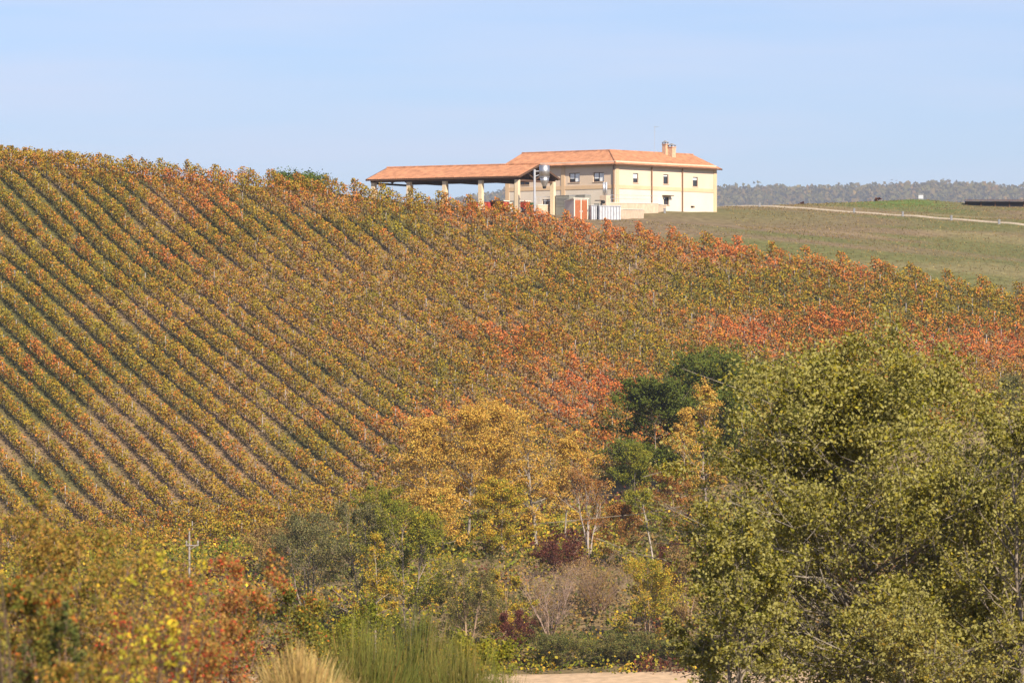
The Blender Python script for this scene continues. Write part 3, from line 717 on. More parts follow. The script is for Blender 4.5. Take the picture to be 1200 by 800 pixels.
# lamp on the wall
p = C0 + U * s_of(715.5, U) + NU * .15 + Zv * ((HZ - 231) / F * 677); MB().lathe(p, [(.05, .12), (.14, 0), (.10, -.18), (.03, -.22)], 8).build('wall_lamp', M['frame'], house, HO)

# ------------------------------------------------------------------ open canopy barn
KU = np.array((-.86, .51, 0)); KU /= np.linalg.norm(KU); KN = np.array((-KU[1], KU[0], 0)); KN = KN if KN[1] < 0 else -KN
K0 = np.array((.64, 644.0, 0)); KL, KW, KZ = 22.2, 10.2, 26.1
KO = np.array((.64, 644, 21.6))
barn = empty('open_barn', tuple(KO), 'open-sided barn on cream pillars with orange tiled roof beside the farmhouse', 'barn')
KR = .325
br = MB()
for s in np.arange(0, KL + .01, 1.13):       # rafters
    for sg in (0, 1):
        a = K0 + KU * s - KN * (KW * sg) + Zv * (KZ - .12); b = K0 + KU * s - KN * (KW / 2) + Zv * (KZ - .12 + KR * KW / 2); br.bar(a, b, .1, .14)
br.build('rafters', M['soffit'], barn, KO)
for sg in (0, 1):
    P0 = K0 - KN * (KW * sg)
    dirn = -KN if sg == 0 else KN
    tile_slope('tiles', barn, KO, P0, KU, dirn, -.3, KL + .3, KW / 2, KZ + .06, KR)
    e = MB(); e.quad(*[q_ + Zv * dz for q_, dz in ((P0 - KU * .3, KZ), (P0 + KU * (KL + .3), KZ), (K0 + KU * (KL + .3) - KN * KW / 2, KZ + KR * KW / 2), (K0 - KU * .3 - KN * KW / 2, KZ + KR * KW / 2))])
    e.build('roof_deck', M['soffit'], barn, KO)
    MB().bar(P0 - KU * .3 + Zv * (KZ - .05), P0 + KU * (KL + .3) + Zv * (KZ - .05), .14, .14).build('gutter', M['soffit'], barn, KO)
    for s in (-.32, KL + .32):
        MB().bar(P0 + KU * s + Zv * (KZ - .03), K0 + KU * s - KN * KW / 2 + Zv * (KZ - .03 + KR * KW / 2), .06, .26).build('verge_board', M['soffit'], barn, KO)
MB().tube(K0 - KU * .3 - KN * KW / 2 + Zv * (KZ + .12 + KR * KW / 2), K0 + KU * (KL + .3) - KN * KW / 2 + Zv * (KZ + .12 + KR * KW / 2), .13, 8).build('ridge_tiles', M['tile'], barn, KO)
PS = np.linspace(.35, KL - .5, 5)
for sg in (0, 1):
    off = -KN * (.65 if sg == 0 else KW - .65)
    MB().bar(K0 + off + KU * .05 + Zv * (KZ - .33 + .2), K0 + off + KU * (KL - .05) + Zv * (KZ - .33 + .2), .24, .38).build('eaves_beam', M['soffit'], barn, KO)
    for s in PS:
        p = K0 + KU * s + off; g = gz(p[0], p[1]) - .2
        MB().box(np.array((p[0], p[1], g)), KU, KN, Zv, .55, .55, KZ - .34 - g).build('pillar', M['pillar'], barn, KO, .02)
for s in PS:
    a = K0 + KU * s - KN * .4 + Zv * (KZ - .42); b = K0 + KU * s - KN * (KW - .4) + Zv * (KZ - .42); m = (a + b) / 2
    t = MB(); t.bar(a, b, .18, .26); t.bar(m, m + Zv * (KR * KW / 2 + .2), .16, .16)
    t.bar(m + Zv * .2, (a * .28 + b * .72) + Zv * 1.0, .12, .14); t.bar(m + Zv * .2, (a * .72 + b * .28) + Zv * 1.0, .12, .14)
    t.build('roof_truss', M['soffit'], barn, KO)

# ------------------------------------------------------------------ yard things
def at(px, py, D): return np.array(W(px, py, D))
# steel hopper on its pole in front of the gable
p = at(638, 246, 320.5); g = gz(p[0], p[1]); zt = ZP(193.5, 320.5)
hop = empty('steel_hopper', (p[0], p[1], g), 'shiny steel cylinder hopper with cone bottom at the barn gable', 'hopper'); ho = np.array((p[0], p[1], g))
r = .62
MB().lathe((p[0], p[1], 0), [(r, zt - 1.5), (r + .02, zt - 1.5), (r + .02, zt), (.08, zt + .06)], 28).build('cylinder', M['steel'], hop, ho, 0, True)
MB().lathe((p[0], p[1], 0), [(.24, zt - 2.72), (.26, zt - 2.55), (.5, zt - 2.1), (r - .01, zt - 1.49)], 28).build('cone', M['steel'], hop, ho, 0, True)
MB().lathe((p[0], p[1], 0), [(.17, zt - 2.95), (.25, zt - 2.73)], 16).build('outlet', M['dark'], hop, ho)
MB().tube((p[0], p[1], zt - 1.52), (p[0], p[1], zt - 1.46), r + .05, 24).build('rim', M['steel'], hop, ho)
q2 = at(626.5, 246, 320.5)
MB().tube((q2[0], q2[1], gz(q2[0], q2[1]) - .2), (q2[0], q2[1], zt - .55), .15, 10).build('support_pole', M['galv'], hop, ho)
m = MB(); m.bar((q2[0], q2[1], zt - .75), (p[0], p[1], zt - .75), .1); m.bar((q2[0], q2[1], zt - 1.4), (p[0] - r + .05, p[1], zt - 1.2), .08); m.build('bracket', M['galv'], hop, ho)
# tool shed with two rust-red doors
SD = 318.5; A = np.array((.80, .60, 0)) * 1.0
sx, sy = U, V2
cs = at(672.5, 256, SD); g = gz(cs[0], cs[1]) - .1
sd_o = np.array((cs[0], cs[1], g)); shed = empty('tool_shed', tuple(sd_o), 'small pale shed with two rust-red doors above the vines', 'shed')
fd = np.array((.93, .367, 0)); fn = np.array((.367, -.93, 0))      # front runs rightward, front normal towards the camera
sdv = np.array((-.55, .835, 0)) ; sdv /= np.linalg.norm(sdv)
hw_, hl_ = 1.9, 2.0
z0s = g; zf = ZP(233.0, SD); zbk = zf - .02
b0 = cs * np.array((1, 1, 0)); c1 = b0; c2 = b0 + fd * hw_; c3 = c2 + sdv * hl_; c4 = c1 + sdv * hl_
m = MB(); zl = zf - .25
m.quad(c4 + Zv * z0s, c1 + Zv * z0s, c1 + Zv * zf, c4 + Zv * (zl)); m.quad(c2 + Zv * z0s, c3 + Zv * z0s, c3 + Zv * zl, c2 + Zv * zf); m.quad(c3 + Zv * z0s, c4 + Zv * z0s, c4 + Zv * zl, c3 + Zv * zl)
m.quad(c1 + Zv * z0s, c2 + Zv * z0s, c2 + Zv * zf, c1 + Zv * zf)
m.build('wall', M['shed_wall'], shed, sd_o)
rf = [c1 + fn * .14 - fd * .1, c2 + fn * .14 + fd * .1, c3 - fn * .1 + fd * .1, c4 - fn * .1 - fd * .1]; zz = (zf, zf, zl, zl)
MB().hexa([p_ + Zv * (z_ + .01) for p_, z_ in zip(rf, zz)] + [p_ + Zv * (z_ + .11) for p_, z_ in zip(rf, zz)]).build('roof', M['trim'], shed, sd_o)
for s0_, s1_ in ((.14, .89), (1.01, 1.76)):
    dr = MB().hexa([c1 + fd * a_ + fn * o_ + Zv * z_ for z_ in (z0s + .08, zf - .16) for a_, o_ in ((s0_, .01), (s1_, .01), (s1_, .05), (s0_, .05))]).build('door', M['shed_door'], shed, sd_o)
    hs = s1_ - .1 if s0_ < .5 else s0_ + .1
    MB().hexa([c1 + fd * a_ + fn * o_ + Zv * z_ for z_ in (z0s + 1.0, z0s + 1.2) for a_, o_ in ((hs - .03, .05), (hs + .03, .05), (hs + .03, .09), (hs - .03, .09))]).build('handle', M['galv'], dr, sd_o)
for s_ in (.07, .95, 1.83): MB().box(c1 + fd * s_ + fn * .03 + Zv * z0s, fd, fn, Zv, .1, .07, zf - z0s - .04).build('trim', M['trim'], shed, sd_o)
# two ribbed metal bins beside the shed
def ribbed_bin(px0, px1, top, bot, D, depth, label, name='metal_bin', mat='white_metal'):
    a = at(px0, bot, D); b = at(px1, bot, D); d = (b - a) * np.array((1, 1, 0)); ln = np.linalg.norm(d); d /= ln; d = unit(d + np.array((0, .25, 0))); n_ = np.array((d[1], -d[0], 0))
    z0 = min(a[2], gz((a[0] + b[0]) / 2, D)) - .05; z1 = ZP(top, D); o = (a + b) / 2; o[2] = 0
    root = empty(name, (o[0], o[1], z0), label, 'metal bin'); O = np.array((o[0], o[1], z0))
    m = MB().box(o - n_ * depth / 2 + Zv * (z0 + .12), d, n_, Zv, ln, depth, z1 - z0 - .12); m.build('body', M[mat], root, O, .02)
    for s in np.linspace(-ln / 2 + .12, ln / 2 - .12, max(3, int(ln / .32))): MB().box(o + d * s + n_ * .065 + Zv * (z0 + .16), d, n_, Zv, .14, .12, z1 - z0 - .24).build('rib', M[mat], root, O)
    MB().box(o + n_ * .04 - n_ * depth / 2 + Zv * (z1 + .002), d, n_, Zv, ln + .1, depth + .12, .07).build('rim', M['galv'], root, O)
    for s in (-ln / 2 + .2, ln / 2 - .2): MB().box(o + d * s - n_ * depth / 2 + Zv * (z0 - .1), d, n_, Zv, .16, depth, .22).build('skid', M['dark'], root, O)
ribbed_bin(692.5, 699.5, 241, 256.3, 318.5, 1.1, 'narrow white metal cabinet standing next to the tool shed')
ribbed_bin(701.5, 728, 241.5, 256.5, 318.5, 1.3, 'long white ribbed metal bin right of the tool shed')
# cooling units on the terrace behind the shed
def cooling(px0, px1, top, bot, D, depth, label):
    a = at(px0, bot, D); b = at(px1, bot, D); o = (a + b) / 2; ln = b[0] - a[0]; z0 = bot and ZP(bot, D); z1 = ZP(top, D)
    d = -U; n_ = NU; ln = ln / .8
    root = empty('cooling_unit', (o[0], o[1], z0), label, 'cooling unit'); O = np.array((o[0], o[1], z0)); ob = o * np.array((1, 1, 0))
    zg = gz(o[0], o[1]) - .1
    MB().box(ob + Zv * zg, d, n_, Zv, ln, depth, z1 - zg).build('casing', M['greybox'], root, O, .02)
    for i in range(7): MB().box(ob + n_ * (depth / 2 + .02) + Zv * (z0 + .15 + i * (z1 - z0 - .3) / 7), d, n_, Zv, ln - .25, .035, .045).build('louvre', M['galv'], root, O)
    MB().box(ob + Zv * (z1 + .002), d, n_, Zv, ln + .06, depth + .06, .05).build('lid', M['galv'], root, O)
cooling(654.5, 670.5, 229.5, 243, 326, 1.3, 'grey-green cooling unit behind the shed, nearer the barn')
cooling(672.5, 689, 229, 243, 327.5, 1.3, 'grey-green cooling unit behind the shed, further from the barn')
# tall twin flue beside the wall
p = at(709, 246, 331); g = gz(p[0], p[1]) - .1
fl = empty('twin_flue', (p[0], p[1], g), 'twin steel flue pipes on a masonry base by the corner', 'flue'); O = np.array((p[0], p[1], g)); zt = ZP(213.5, 331); zb_ = ZP(229, 331)
MB().box(p * np.array((1, 1, 0)) + Zv * g, -U, NU, Zv, 1.05, .9, zb_ - g).build('base', M['stone'], fl, O, .02)
for dx in (-.17, .19): MB().tube(p * np.array((1, 1, 0)) - U * dx + Zv * (zb_ + .003), p * np.array((1, 1, 0)) - U * dx + Zv * zt, .15, 12).build('pipe', M['galv'], fl, O, 0, True)
# parked quad/tractor bits: small dark machine beside the flue
p = at(701, 241, 323.5); g = gz(p[0], p[1]); zt = ZP(234.5, 323.5)
mc = empty('small_machine', (p[0], p[1], g), 'small dark pump machine between shed and flue base', 'machine'); O = np.array((p[0], p[1], g)); pb = p * np.array((1, 1, 0))
MB().box(pb + Zv * (g + .5), -U, NU, Zv, .9, .7, max(.3, zt - g - .9)).build('body', M['greybox'], mc, O, .05)
MB().tube(pb - U * .75 + Zv * (zt - .25) - NU * .2, pb - U * .75 + Zv * (zt - .25) + NU * .2, .22, 12).build('motor', M['dark'], mc, O)
m = MB()
for i in (-1, 1):
    for j in (-1, 1): m.box(pb - U * i * .35 + NU * j * .28 + Zv * (g - .05), -U, NU, Zv, .08, .08, .6)
m.build('frame', M['dark'], mc, O)
MB().box(pb + Zv * (zt - .1), -U, NU, Zv, 1.0, .12, .1).build('hood', M['dark'], mc, O)
# terrace walls and ramp with railing along the facades
def low_wall(p, q_, D0, D1, top0, top1, label, thick=.35):
    a = at(p, 0, D0); b = at(q_, 0, D1); za = ZP(top0, D0); zb2 = ZP(top1, D1)
    a[2] = b[2] = 0; d = unit(b - a); n_ = np.array((d[1], -d[0], 0)) * thick / 2
    ga = min(gz(a[0], a[1]), gz(b[0], b[1])) - .5
    o = (a + b) / 2; O = np.array((o[0], o[1], ga + .5)); w = empty('terrace_wall', tuple(O), label, 'wall')
    MB().hexa([a - n_ + Zv * ga, b - n_ + Zv * ga, b + n_ + Zv * ga, a + n_ + Zv * ga, a - n_ + Zv * za, b - n_ + Zv * zb2, b + n_ + Zv * zb2, a + n_ + Zv * za]).build('masonry', M['stone'], w, O)
    k = 1.25; MB().hexa([a - n_ * k + Zv * (za + .003), b - n_ * k + Zv * (zb2 + .003), b + n_ * k + Zv * (zb2 + .003), a + n_ * k + Zv * (za + .003), a - n_ * k + Zv * (za + .1), b - n_ * k + Zv * (zb2 + .1), b + n_ * k + Zv * (zb2 + .1), a + n_ * k + Zv * (za + .1)]).build('coping', M['trim'], w, O)
    return a, b, za, zb2
low_wall(629, 653, 325.5, 327.5, 240.5, 240.8, 'low pale terrace wall between the barn gable pillar and cooling unit')
r1 = low_wall(708, 770, 331.5, 339, 237.8, 238.8, 'long pale terrace wall under the railing at the corner')
low_wall(728, 753, 325.5, 331, 245.5, 246, 'short lower retaining wall right of the metal bin')
r3 = low_wall(768, 797, 339.2, 346.5, 239.3, 242.8, 'sloping pale ramp wall below the low doorway')
def railing(a, b, za, zb2, hgt, label, n):
    o = (a + b) / 2; O = np.array((o[0], o[1], (za + zb2) / 2)); rl = empty('railing', tuple(O), label, 'railing')
    for i in range(n):
        t = i / (n - 1); p = a * (1 - t) + b * t + Zv * (za * (1 - t) + zb2 * t + .1); MB().bar(p, p + Zv * hgt, .045).build('baluster', M['galv'], rl, O)
    for h in (hgt, hgt * .5): MB().bar(a + Zv * (za + .1 + h), b + Zv * (zb2 + .1 + h), .05).build('rail', M['galv'], rl, O)
railing(r1[0], r1[1], r1[2], r1[3], .95, 'thin metal railing on the terrace wall by the corner', 9)
a = at(629, 0, 325.5); b = at(653, 0, 327.5); a[2] = b[2] = 0
railing(a, b, ZP(240.5, 325.5), ZP(240.8, 327.5), 1.0, 'thin metal railing behind the steel hopper', 6)
# things under the barn roof
def trailer(px0, px1, top, bot, D, label, cols):
    a = at(px0, bot, D); b = at(px1, bot, D); o = (a + b) / 2 * np.array((1, 1, 0)); ln = (b[0] - a[0]) / .86; g = gz(o[0], o[1]); z1 = ZP(top, D)
    root = empty('farm_trailer', (o[0], o[1], g), label, 'trailer'); O = np.array((o[0], o[1], g)); zb_ = g + .55
    n_ = KN; d = KU; m = MB(); w2 = .85
    bt = [(-ln / 2 * .88, -w2 * .85), (ln / 2 * .88, -w2 * .85), (ln / 2 * .88, w2 * .85), (-ln / 2 * .88, w2 * .85)]; tp = [(-ln / 2, -w2), (ln / 2, -w2), (ln / 2, w2), (-ln / 2, w2)]
    B = [o + d * x_ + n_ * y_ + Zv * zb_ for x_, y_ in bt]; Tt = [o + d * x_ + n_ * y_ + Zv * z1 for x_, y_ in tp]
    for i in range(4): m.quad(B[i], B[(i + 1) % 4], Tt[(i + 1) % 4], Tt[i])
    m.quad(*B[::-1]); m.build('tub', M[cols], root, O)
    for i in range(4): MB().bar(Tt[i], Tt[(i + 1) % 4], .12, .14).build('rim', M['trim'], root, O)
    for x_ in (-ln * .22, ln * .22):
        for y_ in (-1, 1):
            wv = MB().tube(o + d * x_ + n_ * y_ * (w2 + .02) + Zv * (g + .38), o + d * x_ + n_ * y_ * (w2 + .24) + Zv * (g + .38), .38, 14).build('wheel', M['dark'], root, O)
            MB().tube(o + d * x_ + n_ * y_ * (w2 + .25) + Zv * (g + .38), o + d * x_ + n_ * y_ * (w2 + .26) + Zv * (g + .38), .17, 10).build('rim', M['galv'], wv, O)
    MB().bar(o + d * ln / 2 * .85 + Zv * (g + .6), o + d * (ln / 2 + .9) + Zv * (g + .45), .1).build('drawbar', M['dark'], root, O)
    MB().box(o + Zv * (g + .42), d, n_, Zv, ln * .8, 1.1, .12).build('chassis', M['dark'], root, O)
trailer(578, 593, 235.6, 245, 330, 'red grape trailer with pale rim under the barn roof', 'red')
trailer(609, 618, 235.8, 245, 332, 'short dark red tub trailer between barn gable pillars', 'red')
def crate(px, top, D, w, label, mat, name='harvest_crate'):
    o = at(px, 0, D) * np.array((1, 1, 0)); g = gz(o[0], o[1]); h = ZP(top, D) - g
    root = empty(name, (o[0], o[1], g), label, 'crate', None); O = np.array((o[0], o[1], g))
    MB().box(o + Zv * (g + .08), KU, KN, Zv, w, w * .85, .05).build('floor', M[mat], root, O)
    for sgn in (-1, 1):
        MB().box(o + KN * sgn * (w * .425 - .03) + Zv * (g + .13), KU, KN, Zv, w, .05, h - .13).build('side', M[mat], root, O)
        MB().box(o + KU * sgn * (w * .5 - .03) + Zv * (g + .13), KN, KU, Zv, w * .85 - .12, .05, h - .15).build('side', M[mat], root, O)
        MB().box(o + KN * sgn * w * .36 + Zv * (g - .05), KU, KN, Zv, w, .12, .128).build('foot', M['dark'], root, O)
crate(557, 236.8, 331, 1.1, 'dark red crate left of the red trailer under the barn', 'red')
crate(570, 236.8, 333, 1.2, 'dull red crate just behind the third barn pillar bay', 'red')
crate(601, 235.3, 336, 1.1, 'dark grey crate behind the red trailer under the barn', 'greybox')
crate(622, 237.5, 330.5, 1.0, 'green crate beside the steel hopper pole', 'green_paint')
crate(596, 237.2, 333.5, .8, 'small pale crate at the end of the red trailer', 'trim')

# ------------------------------------------------------------------ field edge things
for i, (px, D, nm) in enumerate(((834.5, 352, 'grey marker post at the foot of the house wall'), (779, 339.3, 'grey marker post on the grass before the low doorway'), (890, 365.5, 'grey marker post nearest the house along the gravel road'), (1001, 357.5, 'second grey marker post along the gravel road from the house'), (1058, 353.3, 'third grey marker post along the gravel road from the house'), (1115, 349.3, 'fourth grey marker post along the gravel road from the house'), (1171, 345.2, 'grey marker post nearest the right edge along the gravel road'))):
    X, Y = WG(px, D); g = gz(X, Y); r_ = empty('marker_post', (X, Y, g), nm, 'post', 'marker posts by the gravel road'); O = np.array((X, Y, g))
    MB().box((X, Y, g - .2), (1, 0, 0), (0, 1, 0), Zv, .3, .3, .75).build('post', M['concrete'], r_, O, .03)
    MB().lathe((X, Y, g + .552), [(.2, 0), (.2, .05), (.05, .12)], 8).build('cap', M['concrete'], r_, O)
X, Y = WG(1079, 387); g = gz(X, Y); r_ = empty('white_cabinet', (X, Y, g), 'small whitish cabinet on the crest of the green field', 'cabinet'); O = np.array((X, Y, g))
MB().box((X, Y, g - .2), (1, 0, 0), (0, 1, 0), Zv, .85, .6, .95).build('body', M['concrete'], r_, O, .03); MB().box((X, Y, g + .753), (1, 0, 0), (0, 1, 0), Zv, .95, .7, .1).build('lid', M['concrete'], r_, O); MB().box((X, Y - .315, g + .1), (1, 0, 0), (0, 1, 0), Zv, .7, .02, .55).build('door', M['galv'], r_, O)
# long low dark shelter at the right edge
a = at(1131, 0, 385) * np.array((1, 1, 0)); b = at(1235, 0, 385) * np.array((1, 1, 0)); g = min(gz(a[0], a[1]), gz(b[0], b[1])); O = np.array((a[0], a[1], g)); zt = ZP(235.2, 385)
shl = empty('low_shelter', tuple(O), 'long low dark-sided shelter on the field crest at right edge', 'shelter')
m = MB(); m.quad(a + Zv * (zt - .05) - np.array((0, .8, 0)), b + Zv * (zt - .1) - np.array((0, .8, 0)), b + np.array((0, 3, 0)) + Zv * (zt + .25), a + np.array((0, 3, 0)) + Zv * (zt + .25)); m.build('roof', M['soffit'], shl, O)
MB().hexa([a + Zv * (g - .6), b + Zv * (g - .6), b + Zv * (g - .6) + np.array((0, .2, 0)), a + Zv * (g - .6) + np.array((0, .2, 0)), a + Zv * (zt - .1), b + Zv * (zt - .15), b + Zv * (zt - .15) + np.array((0, .2, 0)), a + Zv * (zt - .1) + np.array((0, .2, 0))]).build('wall', M['dark'], shl, O)
for t in np.linspace(0.02, .98, 7): p = a * (1 - t) + b * t; MB().box(p + Zv * (g - .4) - np.array((0, .12, 0)), (1, 0, 0), (0, 1, 0), Zv, .18, .15, zt - g + .3).build('post', M['soffit'], shl, O)
MB().hexa([p_ + Zv * z_ for z_ in (g - .8, g + .12) for p_ in (a - np.array((0, 1.2, 0)), b - np.array((0, 1.2, 0)), b - np.array((0, .9, 0)), a - np.array((0, .9, 0)))]).build('kerb', M['stone'], shl, O)
# power pole in the valley
X, Y = WG(222, 165); g = gz(X, Y) - .3; zt = ZP(626, 165); O = np.array((X, Y, g))
pp = empty('power_pole', tuple(O), 'slim pale power pole with one crossarm below the vineyard', 'power pole')
MB().lathe((X, Y, 0), [(.12, g), (.075, zt)], 10).build('pole', M['pole'], pp, O)
MB().bar((X - .28, Y - .09, zt - .85), (X + .75, Y - .09, zt - .85), .08).build('crossarm', M['pole'], pp, O)
MB().bar((X, Y - .09, zt - 1.2), (X + .55, Y - .09, zt - .88), .04).build('brace', M['pole'], pp, O)
for dx in (-.22, .68): MB().lathe((X + dx, Y - .09, zt - .808), [(.05, 0), (.09, .06), (.05, .12), (.09, .18), (.06, .28), (.02, .36)], 10).build('insulator', M['pole'], pp, O)
MB().lathe((X, Y, zt + .003), [(.05, 0), (.08, .06), (.05, .12), (.07, .18), (.02, .26)], 10).build('insulator', M['pole'], pp, O)

# ------------------------------------------------------------------ trees and shrubs
GOLDP = [((.64, .375, .085), 3), ((.67, .44, .12), 3), ((.55, .29, .07), 2.2), ((.46, .32, .10), 2), ((.32, .245, .07), 1)]
GOLDG = [((.62, .42, .05), 3), ((.52, .31, .05), 2), ((.38, .33, .05), 3), ((.21, .22, .04), 2)]
RUST = [((.42, .20, .07), 3), ((.36, .15, .05), 2), ((.30, .19, .08), 2), ((.46, .27, .08), 1)]
OAKP = [((.065, .085, .02), 2), ((.115, .14, .028), 4), ((.165, .18, .036), 2), ((.28, .18, .04), .35)]
GREENY = [((.13, .16, .03), 2), ((.23, .23, .035), 3), ((.36, .31, .04), 2), ((.52, .33, .04), .8)]
WILLOW = [((.17, .16, .085), 3), ((.24, .21, .12), 2), ((.12, .125, .06), 2), ((.28, .20, .08), 1)]
OLIVEB = [((.15, .14, .06), 3), ((.22, .18, .07), 2), ((.09, .10, .04), 2), ((.28, .17, .06), 1)]
BROWN = [((.31, .19, .09), 3), ((.40, .26, .12), 2), ((.22, .13, .07), 2), ((.46, .28, .06), 1)]
MAROON = [((.12, .035, .035), 3), ((.17, .06, .05), 2), ((.09, .045, .035), 2)]
PINE = [((.09, .13, .03), 3), ((.13, .17, .04), 2), ((.06, .09, .025), 1)]
SILVER, GREYB, TAN = (.27, .23, .19), (.26, .21, .17), (.30, .21, .14)

# umbrella pine behind the crest
plant('umbrella_pine', 'rounded dark green pine crown peeping over the vineyard crest', 'tree', 356, 342, 201, 78, 16000, .30, PINE, seed=1, t0=.4, n1=70, widest=.45, e0=.1, e1=1.0, gap=.0, jit=.1)
for i, (px, D, top, w, lab) in enumerate(((941, 386, 236.5, 9, 'tiny dark shrub on the field crest nearest the house'), (1029, 388, 231.5, 8, 'tiny dark shrub left of the white cabinet on the crest'))):
    plant('shrub', lab, 'shrub', px, D, top, w, 500, .16, MAROON, seed=20 + i, t0=.1, n1=10, stems=3, gap=0, group='shrubs on the field crest')

